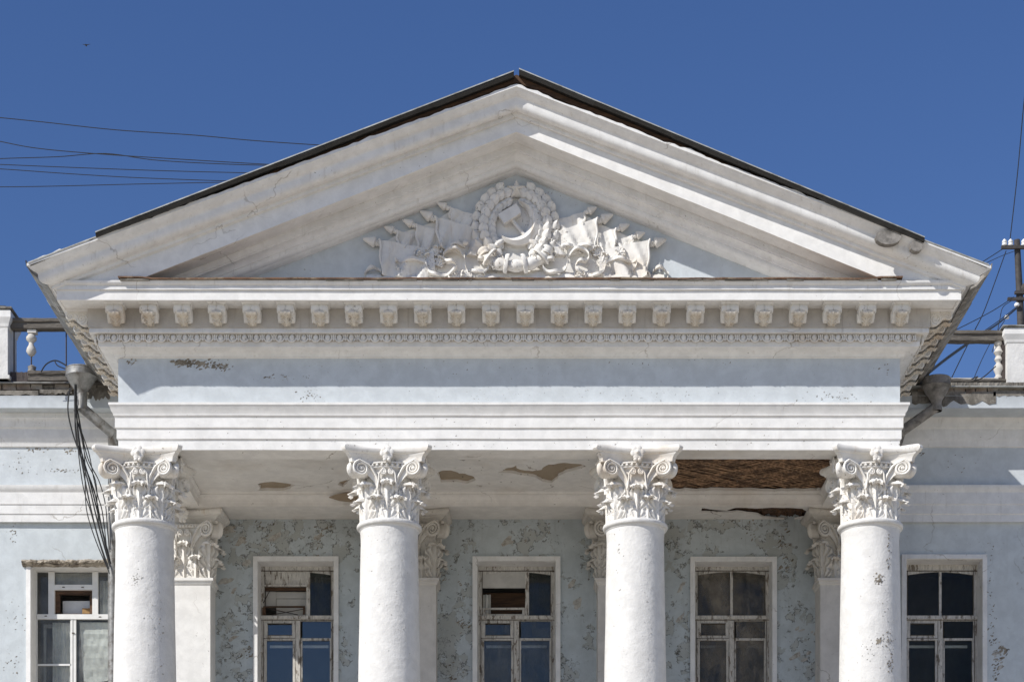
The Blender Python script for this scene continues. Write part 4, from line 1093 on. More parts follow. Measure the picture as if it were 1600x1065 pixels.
def baluster(u, v0, v1, prof, par, name='baluster', mat=None):
    a = P(u, v1, YB + .08); b = P(u, v0, YB + .08); h = b.z - a.z
    m = MB().lathe([(r * .88, h * f) for f, r in prof], (a.x, a.y, a.z), 20)
    return local(m.build(name, mat or M['orn2'], par, 50), par)
baluster(49, 514, 557, [(0, .02), (.06, .06), (.18, .10), (.30, .085), (.42, .05), (.50, .045), (.60, .10), (.68, .105), (.78, .07), (.85, .045), (.90, .07)], Tl)
o = MB(); a = P(49, 514, YB); o.box((a.x - .075, YB + .01, a.z - .05), (a.x + .075, YB + .15, a.z)); local(o.build('baluster_top', M['orn'], Tl), Tl)
baluster(50, 570, 581, [(0, .09), (.4, .07), (.7, .085), (1, .02)], Tl, 'baluster_stump', M['cement'])
for u, v0, v1 in ((49, 550, 580), (22, 512, 582), (103.5, 512, 590)):
    m = MB().tube([P(u, v0, YB + .08), P(u, v1, YB + .08)], .012, 6); local(m.build('iron_rod', M['iron'], Tl), Tl)
baluster(1560, 533, 592, [(0, .075), (.05, .08), (.08, .055), (.14, .06), (.24, .095), (.34, .085), (.40, .05), (.44, .045), (.50, .08), (.55, .07), (.60, .05), (.70, .095), (.80, .06), (.86, .05), (.90, .08), (1, .08)], Tr)
m = MB(); a = P(1566, 592, YB); b = P(1571, 532, YB); m.box((a.x, YB + .03, a.z), (b.x, YB + .15, b.z), .006); local(m.build('post', M['iron'], Tr), Tr)
def pedestal(u0, u1, v0, v1, label, tin):
    yb = YB - .10; a = P(u0, v1, yb); b = P(u1, v0, yb); w = b.x - a.x; h = b.z - a.z
    T = thing('pedestal', label, 'pedestal', (a.x + w / 2, yb + .3, a.z), 'balustrade pedestals')
    hw = w / 2
    MB().box((-hw, -.3, 0), (hw, .3, h * .74)).build('block', M['stucco'], T)
    MB().box((-hw - .04, -.34, 0), (hw + .04, .34, h * .05)).build('foot', M['stucco'], T)
    rows = []
    for e, z in ((0, .74), (.015, .76), (.025, .80), (.05, .85), (.065, .88), (.065, .97), (.03, 1.0)):
        rows.append([(-hw - e, .3 + e, h * z), (-hw - e, -.3 - e, h * z), (hw + e, -.3 - e, h * z), (hw + e, .3 + e, h * z)])
    m = MB().grid(rows, True); k = len(m.v); m.f.append((k - 4, k - 3, k - 2, k - 1)); m.build('cap', M['white'], T)
    m = MB(); e = .10
    if tin: m.add([(-hw - e, -.3 - e, h), (hw + e, -.3 - e, h), (hw + e, .3 + e, h), (-hw - e, .3 + e, h), (0, 0, h + .16), (-hw - e, -.3 - e, h + .015), (hw + e, -.3 - e, h + .015), (hw + e, .3 + e, h + .015), (-hw - e, .3 + e, h + .015)], [(0, 3, 2, 1), (0, 1, 6, 5), (1, 2, 7, 6), (2, 3, 8, 7), (3, 0, 5, 8), (5, 6, 4), (6, 7, 4), (7, 8, 4), (8, 5, 4)])
    else:
        m.box((-hw - .09, -.38, h), (hw + .09, .38, h + .035), .012); m.box((-hw, -.3, h + .035), (hw * .9, .3, h + .08), .02)
    m.build('top_sheet', M['rooflight'] if tin else M['cement'], T)
pedestal(-38, 12, 484, 592, 'white pedestal with grey stone top at the left end of the left rail', False)
pedestal(1574, 1622, 512, 606, 'white peeling pedestal with a pitched tin cover at the right end of the right rail', True)

# ------------------------------------------------------------------ rainwater hoppers and pipes
def hopper(u, vt, label, path, mat, bright, rt=24):
    Y = 33.15; c = P(u, vt, Y); S_ = F / Y
    T = thing('downpipe', label, 'downpipe', c, 'rainwater hoppers with pipes')
    r = rt / S_
    MB().lathe([(r - .02, 0), (r, 0.004), (r + .008, -.01), (r, -.02), (r, -.125), (r + .008, -.135), (r * .97, -.145), (r * .80, -.22), (r * .52, -.32), (.095, -.37), (.088, -.42), (.06, -.42)][::-1], (0, 0, 0), 40, False).build('hopper', mat, T, 35)
    MB().lathe([(r - .03, -.12), (r - .06, -.11), (.01, -.10)], (0, 0, 0), 24).build('hopper_bottom', M['tin'], T)
    for i, (a, b) in enumerate(path):
        m = MB().tube([Vector(a) - c, Vector(b) - c], .088 - .004 * (i % 2), 18); m.build('pipe_length', mat, T, 40)
        d = (Vector(b) - Vector(a)).normalized()
        MB().tube([Vector(b) - c - d * .05, Vector(b) - c], .096, 18).build('collar', mat, T, 40)
    return T
Y = 33.15
hopper(127, 577, 'galvanised rain hopper with elbow pipe under the left eaves corner',
       [(P(128, 606, Y), P(128, 640, Y)), (P(125, 634, Y), P(178, 679, Y + .15)), (P(176, 672, Y + .15), P(178, 705, Y + .3)), (P(176.5, 700, Y + .3), P(176.5, 1500, Y + .3))], M['galv'], True)
hopper(1463, 592, 'dark grey rain hopper with slanting pipe under the right eaves corner',
       [(P(1463, 620, Y), P(1463, 642, Y)), (P(1465, 634, Y), P(1405, 676, Y + .15)), (P(1408, 672, Y + .15), P(1398, 705, Y + .3)), (P(1398, 700, Y + .3), P(1398, 1500, Y + .3))], M['cement'], False, 22)

# ------------------------------------------------------------------ cables on the left
cabs = [[(117, 600), (117, 640), (120, 690), (137, 750), (150, 805), (162, 850), (172, 885)],
        [(119, 600), (120, 650), (126, 700), (140, 750), (150, 790), (163, 840), (173, 880)],
        [(109, 606), (106, 640), (114, 678), (130, 722), (148, 770), (160, 830), (171, 876)],
        [(118, 620), (123, 690), (131, 740), (141, 790), (153, 838), (170, 888)],
        [(121, 640), (133, 712), (149, 750), (152, 790), (155, 820), (168, 870)],
        [(121, 640), (136, 712), (155, 752), (165, 790), (168, 830), (172, 862)],
        [(116, 640), (131, 700), (133, 760), (136, 800), (150, 845), (170, 892)],
        [(118, 660), (124, 720), (131, 765), (142, 800), (156, 850), (171, 896)],
        [(120, 655), (138, 705), (146, 745), (153, 775), (160, 800), (166, 850)]]
Tc = thing('cable_bundle', 'loose bundle of black cables hanging down beside the leftmost column', 'cables', P(120, 600, 33.0))
for i, c in enumerate(cabs):
    pts = smoothpath([P(u, v, 32.95 + .03 * i + .15 * (v - 600) / 290) for u, v in c], 6)
    local(MB().tube(pts, .0095 if i > 3 else .013, 5).build('cable', M['cable'], Tc, 60), Tc)
for nm, c, r in (('loop', [(64, 581), (72, 569), (85, 563), (97, 567), (112, 577)], .012), ('loop', [(85, 563), (90, 571), (104, 577), (114, 584)], .010), ('loop', [(60, 583), (95, 582), (112, 592)], .006)):
    local(MB().tube(smoothpath([P(u, v, 33.25) for u, v in c], 6), r, 5).build('cable', M['cable'], Tc, 60), Tc)

# ------------------------------------------------------------------ places where the paint has flaked off in chips
M['chip'] = plain('bare_spot_under_paint', (0.20, 0.17, 0.13), 0.95, var=0.5, scale=14, bump=0.9, col2=(0.34, 0.30, 0.24), thr=(0.45, 0.6))
M['chipw'] = plain('pale_undercoat', (0.46, 0.44, 0.40), 0.95, var=0.3, scale=14, bump=0.7, col2=(0.26, 0.23, 0.19), thr=(0.5, 0.6))
def chips(name, centres, mat, parent, on, seed=0, thick=.0025):
    """ragged little flakes; on(a, b) -> point and outward normal on the surface"""
    rn = random.Random(seed); m = MB()
    for (a, b, spread_a, spread_b, n, size) in centres:
        for _ in range(n):
            ca = a + rn.gauss(0, spread_a); cb = b + rn.gauss(0, spread_b); sz = size * rn.uniform(.35, 1.25); k = rn.randint(5, 9)
            rot = rn.uniform(0, PI); el = rn.uniform(1.0, 2.4); ring = []; tk = thick * rn.uniform(.5, 1.6)
            for j in range(k):
                t = 2 * PI * j / k; rr = sz * rn.uniform(.55, 1.15); x = rr * el * math.cos(t); y = rr * math.sin(t) * .8
                ring.append((x * math.cos(rot * .35) - y * math.sin(rot * .35), x * math.sin(rot * .35) + y * math.cos(rot * .35)))
            top = []; bot = []
            for x, y in ring:
                p, nn = on(ca + x, cb + y); top.append(p + nn * tk); bot.append(p - nn * .004)
            m.add(top + bot, [tuple(range(k))] + [(i, k + i, k + (i + 1) % k, (i + 1) % k) for i in range(k)])
    return stuff(m.build(name, mat, parent))
def on_plane(y0): return lambda a, b: (Vector((a, y0, b)), Vector((0, -1, 0)))
def fz(u, v, y=YF): return XX(u, y), ZZ(v, y)
c1 = fz(290, 564); c2 = fz(335, 568); c3 = fz(203, 563)
chips('flaked_paint', [(*fz(283, 567), .06, .025, 34, .022), (*fz(300, 569), .12, .03, 60, .020), (*fz(330, 571), .14, .03, 55, .018), (*fz(350, 573), .08, .05, 20, .015), (*fz(203, 566), .03, .02, 10, .014),
      (*fz(421, 588), .04, .03, 9, .012), (*fz(445, 589), .05, .03, 8, .010), (*fz(480, 589), .04, .02, 7, .010), (*fz(1040, 565), .5, .05, 16, .008), (*fz(700, 575), 1.6, .12, 40, .007), (*fz(1380, 578), .10, .05, 8, .012),
      (*fz(490, 618), .10, .05, 26, .008), (*fz(1300, 620), .25, .04, 30, .008), (*fz(950, 616), 1.6, .05, 50, .006)], M['chip'], B, on_plane(YF), 3, .004)
YFs = YW - .02
chips('flaked_paint', [(*fz(205, 701, YFs), .05, .02, 10, .014), (*fz(60, 700, YFs), .12, .04, 26, .014), (*fz(108, 698, YFs), .08, .05, 34, .015), (*fz(96, 735, YFs), .14, .02, 22, .010), (*fz(30, 722, YFs), .3, .12, 26, .008),
      (*fz(1440, 708, YFs), .03, .02, 5, .012), (*fz(1500, 730, YFs), .3, .15, 10, .008)], M['chip'], B, on_plane(YFs), 5, .004)
chips('flaked_paint', [(*fz(22, 830, YW), .04, .10, 16, .012), (*fz(30, 960, YW), .10, .25, 26, .009), (*fz(20, 1040, YW), .12, .10, 12, .010), (*fz(1547, 930, YW), .03, .25, 22, .012), (*fz(1550, 985, YW), .04, .14, 22, .015), (*fz(1568, 1016, YW), .05, .05, 16, .022),
      (*fz(1557, 1045, YW), .04, .16, 26, .016), (*fz(1555, 860, YW), .12, .10, 8, .009)], M['chip'], B, on_plane(YW), 6, .004)
chips('pale_undercoat_patch', [(*fz(1560, 1030, YW), .05, .12, 14, .035)], M['chipw'], B, on_plane(YW), 8, .003)
# peeled patches of the porch wall
rp = random.Random(44)
cl = []
for _ in range(46):
    u = rp.uniform(345, 1310); v = rp.uniform(820, 1060) if rp.random() < .7 else rp.uniform(815, 865)
    if any(a - 6 < u < b + 6 and v > 862 for a, b in ((395, 529), (737, 877), (1077, 1215))): continue
    cl.append((*fz(u, v, YW), rp.uniform(.05, .13), rp.uniform(.05, .2), rp.randint(6, 20), rp.uniform(.010, .020)))
chips('flaked_paint', cl, M['chip'], B, on_plane(YW), 11, .004)
cl = [(*fz(u, v, YW), .03, .03, 2, sz) for u, v, sz in ((355, 830, .10), (380, 845, .09), (365, 925, .07), (382, 880, .06), (363, 995, .08), (352, 905, .06), (1245, 1025, .065), (1260, 1024, .055), (1248, 985, .05), (1268, 988, .05), (1066, 965, .07), (1063, 915, .05), (893, 915, .07), (905, 945, .06), (795, 845, .10), (430, 840, .07), (500, 838, .06))]
chips('pale_undercoat_patch', cl, M['chipw'], B, on_plane(YW), 12, .003)
# ceiling crumbs
chips('flaked_paint', [(-2.3 + 1.9 * k, 31.9, .8, .45, 22, .012) for k in range(4)], M['chip'], B, lambda a, b: (Vector((a, min(max(b, 30.8), 32.9), ZC)), Vector((0, 0, -1))), 15, .003)
# columns: local to each shaft, a = arc length, b = height above eye level
for ci, T in enumerate([o for o in COL.objects if o.name.split('.')[0] == 'column']):
    def on_col(a, b, cx=COLX[ci]):
        t = (b - PORZ - .47) / (Zcb - PORZ - .105 - .47); rr = .545 - .099 * max(0, min(1, t)) ** 1.7
        th = a / rr; nn = Vector((math.sin(th), -math.cos(th), 0)); return Vector((cx, YC, b)) + nn * (rr + .0005), nn
    cs = [(0.0, 7.4, .28, .9, 18, .005), (.22, 7.0, .06, .5, 12, .006)]
    if ci == 3: cs += [(.06, ZZ(915, YC), .035, .045, 30, .016), (.05, ZZ(1010, YC), .04, .05, 14, .014), (.20, ZZ(1010, YC), .07, .12, 26, .010), (.24, ZZ(1045, YC), .05, .10, 24, .011), (-.1, ZZ(1020, YC), .15, .12, 30, .005), (.20, ZZ(880, YC), .03, .14, 14, .012)]
    if ci == 0: cs += [(-.05, ZZ(915, YC), .05, .04, 30, .008), (.35, 6.9, .05, .5, 12, .012)]
    if ci == 2: cs += [(-.30, 7.9, .05, .2, 10, .010)]
    local_ = chips('flaked_paint', cs, M['chip'] if ci == 3 else M['chipw'], T, on_col, 20 + ci, .002); local_.location = -T.location
# horizontal mouldings: specks along the lower edges
chips('flaked_paint', [(*fz(800, 690, YF), 3.2, .06, 90, .007), (*fz(800, 660, YF), 3.2, .06, 40, .006)], M['chip'], B, lambda a, b: (Vector((a, YF - .045, b)) if False else Vector((a, YF - (.045 if b > a1 else .022 if b > a2 else 0), b)), Vector((0, -1, 0))), 31, .0025)

# ------------------------------------------------------------------ emblem on the tympanum
E = thing('relief', 'plaster relief of hammer and sickle in a leaf wreath between rows of flags', 'relief emblem', (0, YF, ZZ(437, 30)))
OR = M['orn']
YE = 30.0
def K(x, y, d=0.0):
    """relief drawing units -> metres; d is how far it stands out of the wall"""
    q = P(520 + x / 2.857, 250 + y / 2.857, YE); return Vector((q.x, YF - d, q.z))
def eb(m, name, smooth=50, mat=None): return local(m.build(name, mat or OR, E, smooth), E)
k_ = 1 / 2.857 / (F / YE)   # metres per drawing unit
def qgrid(c, nu, nv, f, thick=.0):
    """bilinear patch, corners (tl,tr,br,bl) as drawing units; f(u,v)->depth; sides drop back to the wall"""
    tl, tr, br, bl = [Vector((a, b)) for a, b in c]; rows = []
    for i in range(nv + 3):
        v = min(max((i - 1) / nv, 0), 1); row = []
        for j in range(nu + 3):
            u = min(max((j - 1) / nu, 0), 1)
            p = tl.lerp(tr, u).lerp(bl.lerp(br, u), v)
            sagx = 6 * math.sin(PI * u) * v
            d = f(u, v) if (0 < i < nv + 2 and 0 < j < nu + 2) else -.02
            row.append(K(p.x, p.y + sagx, d))
        rows.append(row)
    return MB().grid(rows)
fan = [(215, 365), (290, 318), (372, 292), (456, 262), (522, 215), (640, 232), (700, 210), (816, 150), (930, 210), (1000, 250), (1128, 232), (1182, 268), (1266, 305), (1340, 338), (1416, 365), (1402, 540), (225, 540)]
m = MB(); n = len(fan); m.add([K(x, y, .045) for x, y in fan] + [K(x, y, -.02) for x, y in fan], [tuple(range(n))] + [(i, (i + 1) % n, n + (i + 1) % n, n + i) for i in range(n)]); eb(m, 'backing', 30)
flagsL = [([(520, 203), (660, 240), (660, 332), (527, 275)], .08), ([(372, 282), (490, 308), (490, 415), (378, 385)], .10), ([(285, 306), (400, 330), (404, 410), (290, 378)], .085),
          ([(456, 250), (650, 300), (655, 425), (478, 388)], .13), ([(208, 355), (450, 398), (460, 530), (222, 512)], .15)]
flagsR = [([(1128, 222), (980, 262), (980, 335), (1118, 288)], .08), ([(1266, 300), (1150, 326), (1150, 420), (1258, 400)], .10), ([(1340, 330), (1230, 354), (1230, 420), (1334, 380)], .085),
          ([(1182, 255), (990, 318), (990, 420), (1172, 398)], .13), ([(1416, 355), (1190, 402), (1190, 535), (1400, 520)], .15)]
for i, (c, d) in enumerate(flagsL + flagsR):
    left = i < 5
    def f(u, v, d=d, i=i):
        ph = (u * 1.0 + v * .35) * 2 * PI * (2.4 if d > .1 else 1.6) + i
        return d + .036 * math.sin(ph) * (.4 + v) + .020 * math.sin(2.3 * ph + 1) * (.3 + v) - .03 * u + .010 * noise.noise(Vector((u * 9, v * 9, i * 3)))
    eb(qgrid(c, 22, 12, f), 'flag')
    # corded edge along the staff side
    a, b = c[0], c[3]
    pts = [K(a[0] + (b[0] - a[0]) * t + (4 if left else -4) * math.sin(t * 9), a[1] + (b[1] - a[1]) * t, d + .015) for t in [k / 14 for k in range(15)]]
    eb(MB().tube(pts, [.016 + .005 * (k % 2) for k in range(15)], 6), 'cord')
tipsL = [((465, 185), (520, 212)), ((390, 222), (458, 262)), ((310, 260), (372, 290)), ((228, 292), (286, 316)), ((134, 345), (212, 368))]
tipsR = [((1180, 205), (1126, 230)), ((1252, 238), (1182, 270)), ((1325, 282), (1266, 305)), ((1395, 318), (1340, 338)), ((1490, 348), (1416, 372))]
for i, (a, b) in enumerate(tipsL + tipsR):
    big = 1.25 if i % 5 in (1, 4) else 1.0
    A, Bq = K(*a, .085), K(*b, .085)
    pts = [A.lerp(Bq, t) for t in (0, .12, .62, .68, .74, .82, .86, 1.0)]
    eb(MB().tube(pts, [r * big for r in (.012, .026, .066, .062, .034, .046, .034, .030)], 10), 'spear_tip', 35)
# disc
ring = [(812 + 112 * math.cos(2 * PI * k / 40), 282 + 118 * math.sin(2 * PI * k / 40)) for k in range(40)]
m = MB(); vs = [K(x, y, .052) for x, y in ring] + [K(x, y, -.02) for x, y in ring]; n = 40
m.add(vs, [tuple(range(n))] + [(i, (i + 1) % n, n + (i + 1) % n, n + i) for i in range(n)]); eb(m, 'medallion', 30)
# sickle: crescent blade + handle
oc, r1, ic, r2 = (824, 282), 100, (802, 266), 78
outer = [(oc[0] + r1 * math.cos(R(a)), oc[1] + r1 * math.sin(R(a))) for a in range(-85, 136, 10)]
inner = [(ic[0] + r2 * math.cos(R(a)), ic[1] + (r2 + 2) * math.sin(R(a))) for a in range(-62, 128, 9)]
def spine(o, i_, n=22):
    rows = [[], [], [], [], []]
    for k in range(n + 1):
        def at(L, t):
            q = t * (len(L) - 1); j = min(int(q), len(L) - 2); return Vector(L[j]).lerp(Vector(L[j + 1]), q - j)
        a = at(o, k / n); b = at(i_, k / n); mm = a.lerp(b, .5)
        for r_, (p, d) in zip(rows, ((a, .03), (a, .15), (mm, .19), (b, .13), (b, .03))): r_.append(K(p.x, p.y, d))
    return MB().grid(rows)
eb(spine(outer, inner), 'sickle_blade', 40)
eb(MB().tube([K(778, 340, .11), K(762, 352, .12), K(752, 362, .12), K(738, 372, .12), K(730, 382, .12), K(726, 386, .11)], [.022, .034, .05, .055, .045, .01], 10, ), 'sickle_handle')
# hammer
m = MB(); c = Vector((790, 246)); ax = Vector((math.cos(R(-30)), math.sin(R(-30)))); ay = Vector((-ax.y, ax.x))
def hp(a, b): q = c + ax * a + ay * b; return q.x, q.y
pts = [hp(-46, -24), hp(46, -24), hp(50, 4), hp(44, 22), hp(-44, 26)]
m.add([K(*p, .20) for p in pts] + [K(*p, .04) for p in pts], [(4, 3, 2, 1, 0)] + [(i, (i + 1) % 5, 5 + (i + 1) % 5, 5 + i) for i in range(5)]); eb(m, 'hammer_head', 20)
eb(MB().tube([K(798, 262, .12), K(848, 326, .13), K(880, 360, .13), K(898, 366, .13), K(905, 378, .12)], [.030, .028, .034, .05, .045], 10), 'hammer_handle')
# star
def star(cx, cy, R1, R2, d0, d1, name):
    pts = [(cx + (R1 if k % 2 == 0 else R2) * math.sin(PI * k / 5), cy - (R1 if k % 2 == 0 else R2) * math.cos(PI * k / 5)) for k in range(10)]
    m = MB(); vs = [K(cx, cy, d1)] + [K(*p, d0) for p in pts] + [K(*p, -.02) for p in pts]
    m.add(vs, [(0, 1 + k, 1 + (k + 1) % 10) for k in range(10)] + [(1 + k, 11 + k, 11 + (k + 1) % 10, 1 + (k + 1) % 10) for k in range(10)]); eb(m, name, 10)
star(820, 132, 44, 21, .15, .25, 'star')
# wreath: overlapping leaves on a torus
wc = (816, 292)
tor = [K(wc[0] + 143 * math.sin(R(a)), wc[1] - 150 * math.cos(R(a)), .09) for a in range(-150, 151, 6)]
eb(MB().tube(tor, .075, 12, (.8, 1)), 'wreath_core')
def laurel():
    m = MB(); rows = []; N = 9
    for i in range(N + 1):
        s = i / N; w = .074 * math.sin(PI * min(1, .12 + s * .88)) ** .8 + .002; row = []
        for j in range(7):
            t = -1 + j / 3; row.append((t * w, -(.022 * (1 - t * t) + .045 * s + .012 * math.exp(-(t / .25) ** 2)) , .155 * s))
        rows.append(row)
    m.grid(rows); rows2 = [[(x, y + .022, z) for x, y, z in r][::-1] for r in rows]; m.grid(rows2)
    m.grid([[r[0] for r in rows], [r[0] for r in [q[::-1] for q in rows2]]]); m.grid([[r[-1] for r in rows], [r[-1] for r in [q[::-1] for q in rows2]]])
    return m.mesh('wreath_leaf', OR, 60)
LA = laurel()
for s in (-1, 1):
    for k in range(11):
        a = 148 - 13.2 * k
        for lane in (-1, 0, 1):
            aa = a + (6.6 if lane == 0 else 0)
            if aa < 17: continue
            rr = 1 + .19 * lane
            x = wc[0] + s * 143 * rr * math.sin(R(aa)); y = wc[1] - 150 * rr * math.cos(R(aa))
            q = K(x, y, .135 if lane == 0 else .09)
            o = link('wreath_leaf', LA, E, q - E.location)
            # leaf points along the wreath towards the star, splayed to its lane
            ang = -s * (90 - aa) * 1.0
            o.rotation_euler = (random.uniform(-.12, .12), s * R(aa - 90 + lane * 20), 0)
            o.scale = (1, 1, random.uniform(.9, 1.08))
# bound garland at the bottom, wrapped with ribbon
gp = smoothpath([K(668, 400, .12), K(690, 440, .16), K(735, 468, .19), K(812, 480, .20), K(880, 470, .19), K(935, 440, .16), K(962, 395, .12)], 6)
gr = [.085 + .012 * math.sin(i * 1.1) for i in range(len(gp))]
eb(MB().tube(gp, gr, 12), 'garland')
for x, y, a in ((700, 440, 40), (775, 470, 10), (855, 470, -12), (930, 438, -45)):
    q0 = Vector((x, y)); dv = Vector((math.cos(R(90 + a)), math.sin(R(90 + a))))
    pts = [K(x + dv.x * 40 * t, y + dv.y * 40 * t, .20 + .10 * math.sqrt(max(0, 1 - t * t))) for t in [-1 + k / 5 for k in range(11)]]
    eb(MB().tube(pts, .022, 6, (1, 1.6)), 'binding')
def small_leaf(x, y, ang, sc_, d, name='oak_leaf'):
    o = link(name, CW['low'], E, K(x, y, d) - E.location); o.rotation_euler = (0, R(ang), 0); o.scale = (sc_, sc_ * .8, sc_); return o
for x, y, a, s_, d in ((760, 458, -70, .45, .20), (745, 470, -110, .4, .20), (870, 462, 60, .45, .20), (895, 446, 100, .4, .20),
                       (440, 460, -30, .5, .12), (420, 440, -60, .5, .13), (405, 415, -85, .42, .13), (455, 425, 10, .42, .13), (470, 470, 20, .45, .12),
                       (1200, 460, 20, .5, .12), (1235, 440, 55, .5, .13), (1265, 415, 80, .42, .13), (1185, 425, -10, .42, .13),
                       (620, 522, -75, .5, .15), (560, 522, -85, .45, .13), (640, 520, 60, .4, .15), (1080, 522, 75, .5, .15), (1120, 522, 85, .45, .13), (1380, 525, 60, .4, .13),
                       (978, 350, 8, .38, .10), (962, 385, 16, .38, .11), (984, 315, -8, .36, .09), (655, 350, -8, .38, .10), (668, 385, -16, .38, .11), (650, 315, 8, .36, .09)):
    small_leaf(x, y, a, s_, d)
# ribbons: broad bands waving out of the wall
def ribbon(pts, dep, wid, name='ribbon'):
    pp = smoothpath([Vector((x, y, 0)) for x, y in pts], 8); rows = [[], [], [], []]; N = len(pp)
    for i, p in enumerate(pp):
        d = dep + .035 * math.sin(i * .45); w = wid * (.75 + .25 * math.sin(i * .33 + 1))
        rows[0].append(K(p.x, p.y, d)); rows[1].append(K(p.x, p.y - 2, d + w)); rows[2].append(K(p.x, p.y + 9, d + w)); rows[3].append(K(p.x, p.y + 9, d))
    m = MB().grid(rows, False); m.grid([rows[3], rows[0]]); return eb(m, name, 60)
rl = [(700, 410), (655, 425), (650, 440), (690, 448), (698, 475), (668, 497), (620, 492), (592, 470), (588, 430), (560, 398), (515, 398), (492, 425), (510, 450), (545, 455), (553, 480), (520, 505), (470, 512), (430, 497), (412, 455), (370, 440), (320, 450), (285, 445), (280, 465), (300, 490)]
ribbon(rl, .10, .13)
def mx(pts): return [(1632 - x + 4, y + random.uniform(-3, 3)) for x, y in pts]
ribbon(mx(rl), .10, .13)
ribbon([(480, 375), (500, 388), (540, 372), (590, 380)], .12, .06); ribbon([(1160, 385), (1110, 372), (1060, 380), (1030, 372)], .12, .06)
ribbon([(215, 520), (212, 480), (180, 470), (148, 482), (140, 505), (150, 530)], .03, .10); ribbon([(1490, 530), (1500, 495), (1470, 470), (1435, 478), (1428, 510), (1430, 535)], .03, .10)
# little knots
for x, y, d, r in ((592, 372, .16, .05), (712, 400, .13, .06), (930, 400, .13, .06), (742, 372, .12, .05), (1030, 385, .15, .045)):
    eb(MB().add(*blob(K(x, y, d), (r, r * .8, r * .8), 10, 8)), 'knot')
# rough plaster mound at the foot
rows = []
for i in range(7):
    rows.append([K(150 + (1480 - 150) * k / 90, 545 - (45 + 18 * math.sin(PI * k / 90) ** 3) * min(1, i / 5) + 6 * noise.noise(Vector((k * .4, i, 0))), .13 * (1 - (i / 6) ** 2) + .02 + .04 * noise.noise(Vector((k * .3, i * .8, 4))) - (.12 if i == 6 else 0)) for k in range(91)])
eb(MB().grid(rows), 'plaster_mound', 60)

# ------------------------------------------------------------------ pole and wires
YP = 62.0
pt = P(1589, 375, YP)
T = thing('utility_pole', 'dark utility pole with white insulators rising behind the right pedestal', 'utility pole', (pt.x, YP, Z0))
def pl(u, v, dy=0): q = P(u, v, YP); return Vector((q.x - pt.x, dy, q.z - Z0))
MB().tube([pl(1597, 700), pl(1595, 500), pl(1589, 375)], [.13, .12, .095], 12).build('mast', M['polewood'], T, 50)
o = MB(); a = pl(1563, 389, -.12); b = pl(1625, 386, -.12); o.box((a.x, -.18, a.z - .05), (b.x, -.08, a.z + .05)); o.build('crossarm', M['polewood'], T)
for u, v, w_ in ((1584, 459, 16), (1573, 469, 24)):
    a = pl(u, v); o = MB().box((a.x, -.16, a.z - .05), (a.x + w_ * 2 * YP / F, -.06, a.z + .04)); o.build('crossarm', M['polewood'], T)
for u in (1568, 1577.5, 1598):
    a = pl(u, 387, -.13)
    MB().lathe([(q_[0] * .72, q_[1] * .85) for q_ in [(.03, -.015), (.10, .0), (.125, .04), (.10, .09), (.085, .10), (.115, .13), (.10, .20), (.05, .215), (.05, .24), (.03, .26)]], (a.x, a.y, a.z + .0), 14).build('insulator', M['porc'], T, 50)
for u, v in ((1587, 482), (1571, 501)):
    a = pl(u, v, -.15); MB().lathe([(.03, 0), (.08, .02), (.085, .08), (.05, .12), (.02, .13)], (a.x, a.y, a.z), 12).build('insulator', M['porc'], T, 50)
a = pl(1597, 452); MB().add(*blob((a.x + .1, -.1, a.z), (.16, .12, .18))).build('junction_box', M['polewood'], T)
def wire(pts, Ys, r, label, group='overhead wires'):
    Ys = list(Ys) if isinstance(Ys, (list, tuple)) else [Ys] * len(pts)
    q = smoothpath([P(u, v, y) for (u, v), y in zip(pts, Ys)], 7)
    # the long wires run straight on past the frame and on behind the roof
    if pts[0][0] == -60: q = [q[0] + (q[0] - q[3]) * 12] + q + [P(1010, 266, Ys[-1] + 4)]
    if pts[0] == (1610, 60): q = [P(1645, -420, 52)] + q
    o = MB().tube([p - q[0] for p in q], r, 5).build('wire', M['cable'], None, 60, q[0]); return tag(o, label, 'wire', group)
wire([(-60, 178), (60, 190), (180, 203), (300, 211), (400, 220), (520, 228), (700, 238)], 50, .011, 'uppermost thin wire crossing the sky left of the pediment')
wire([(-60, 208), (0, 221), (60, 232), (160, 241), (300, 250), (440, 258), (620, 266)], 51, .011, 'second wire from the top in the left sky, crossing another near its middle')
wire([(-60, 252), (0, 248), (90, 245), (165, 240), (240, 250), (340, 256), (440, 259), (600, 262)], 52, .011, 'wire in the left sky that rises to a slight peak then falls')
wire([(-60, 254), (0, 257), (120, 262), (260, 267), (380, 270), (560, 274)], 50, .010, 'fourth wire down in the left sky, nearly level')
wire([(-60, 262), (0, 264), (100, 271), (200, 277), (300, 281), (370, 283), (560, 286)], 51, .010, 'fifth wire down in the left sky, sagging slightly')
wire([(-60, 291), (0, 292), (80, 291), (200, 288), (290, 286), (380, 284), (560, 278)], 52, .010, 'lowest wire in the left sky, rising towards the roof')
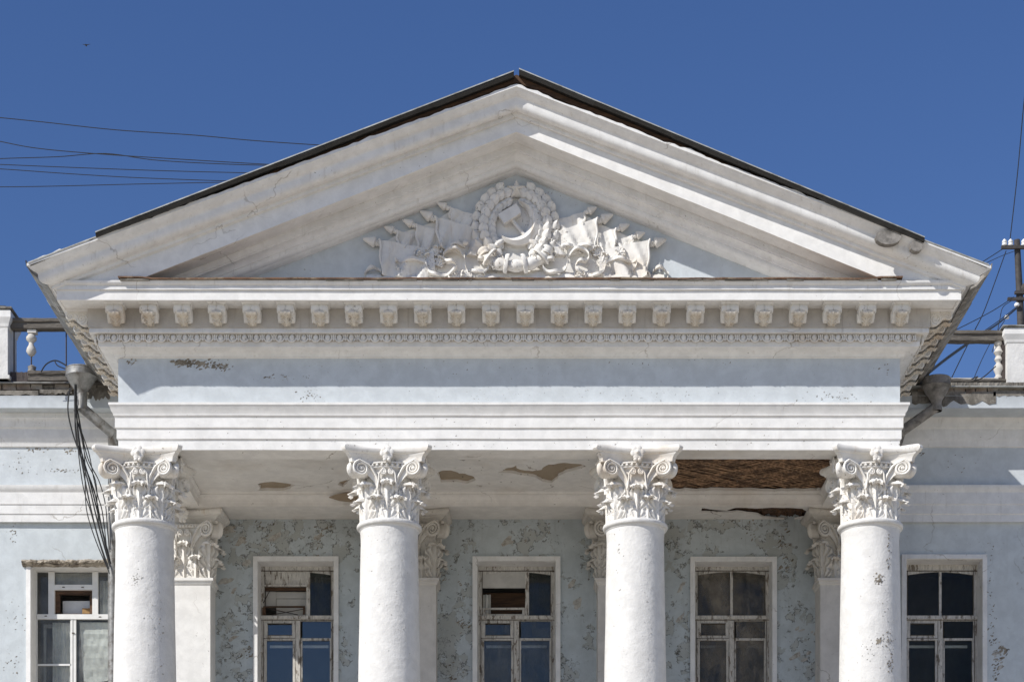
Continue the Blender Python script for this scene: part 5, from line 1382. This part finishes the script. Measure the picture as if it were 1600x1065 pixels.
wire([(1610, 60), (1599, 170), (1590, 270), (1578, 376)], [60, 61, 61.5, 62], .016, 'near vertical wire dropping to the insulators at the right edge')
wire([(1572, 392), (1540, 480), (1521, 520), (1487, 590), (1470, 630)], [61, 58, 57, 55, 54], .015, 'wire slanting down from the pole crossarm behind the right rail')
wire([(1568, 388), (1540, 406), (1490, 436), (1400, 480)], [61, 60, 58, 55], .013, 'thin wire running from the crossarm down towards the right eaves corner')
wire([(1586, 392), (1560, 402), (1500, 430), (1400, 475)], [61, 60, 58, 55], .010, 'thin wire just right of the one reaching the right eaves corner')
wire([(1584, 464), (1550, 486), (1500, 512), (1440, 540)], [61, 59, 56, 53], .013, 'wire from the middle crossarm slanting behind the rail top')
wire([(1588, 482), (1560, 505), (1530, 525), (1480, 560), (1440, 592)], [61, 56, 50, 45, 42], .026, 'thick black wire slanting down to the right eaves behind the rail')
wire([(1590, 478), (1562, 500), (1532, 521), (1482, 556), (1442, 588)], [61, 56, 50, 45, 42], .014, 'thin wire following just above the thick black one')
wire([(1580, 470), (1567, 480), (1562, 500), (1556, 530), (1550, 550)], 60, .012, 'short wire hanging in a curve below the lowest crossarm')
wire([(1570, 500), (1545, 540), (1523, 588), (1515, 620)], [60, 57, 54, 53], .011, 'thin wire crossing behind the baluster of the right rail')
wire([(1556, 572), (1535, 590), (1522, 594), (1528, 588), (1518, 592)], 33.35, .010, 'tangled wire end lying on the ledge beside the white baluster')
# bird
bm = MB(); bm.add(*blob((0, 0, 0), (.10, .28, .07)))
bm.add([(0, .1, .02), (0, -.12, .02), (-.55, .02, .16), (-.25, .12, .10)], [(0, 1, 2, 3)]); bm.add([(0, .1, .02), (0, -.12, .02), (.55, .02, .16), (.25, .12, .10)], [(3, 2, 1, 0)])
tag(bm.build('bird', M['cable'], None, 50, P(134.5, 71, 230)), 'tiny dark bird far off in the sky at upper left', 'bird')
print('objects', len(bpy.data.objects), 'tris', sum(len(o.data.loop_triangles) if False else len(o.data.polygons) * 2 for o in bpy.data.objects if o.type == 'MESH'))
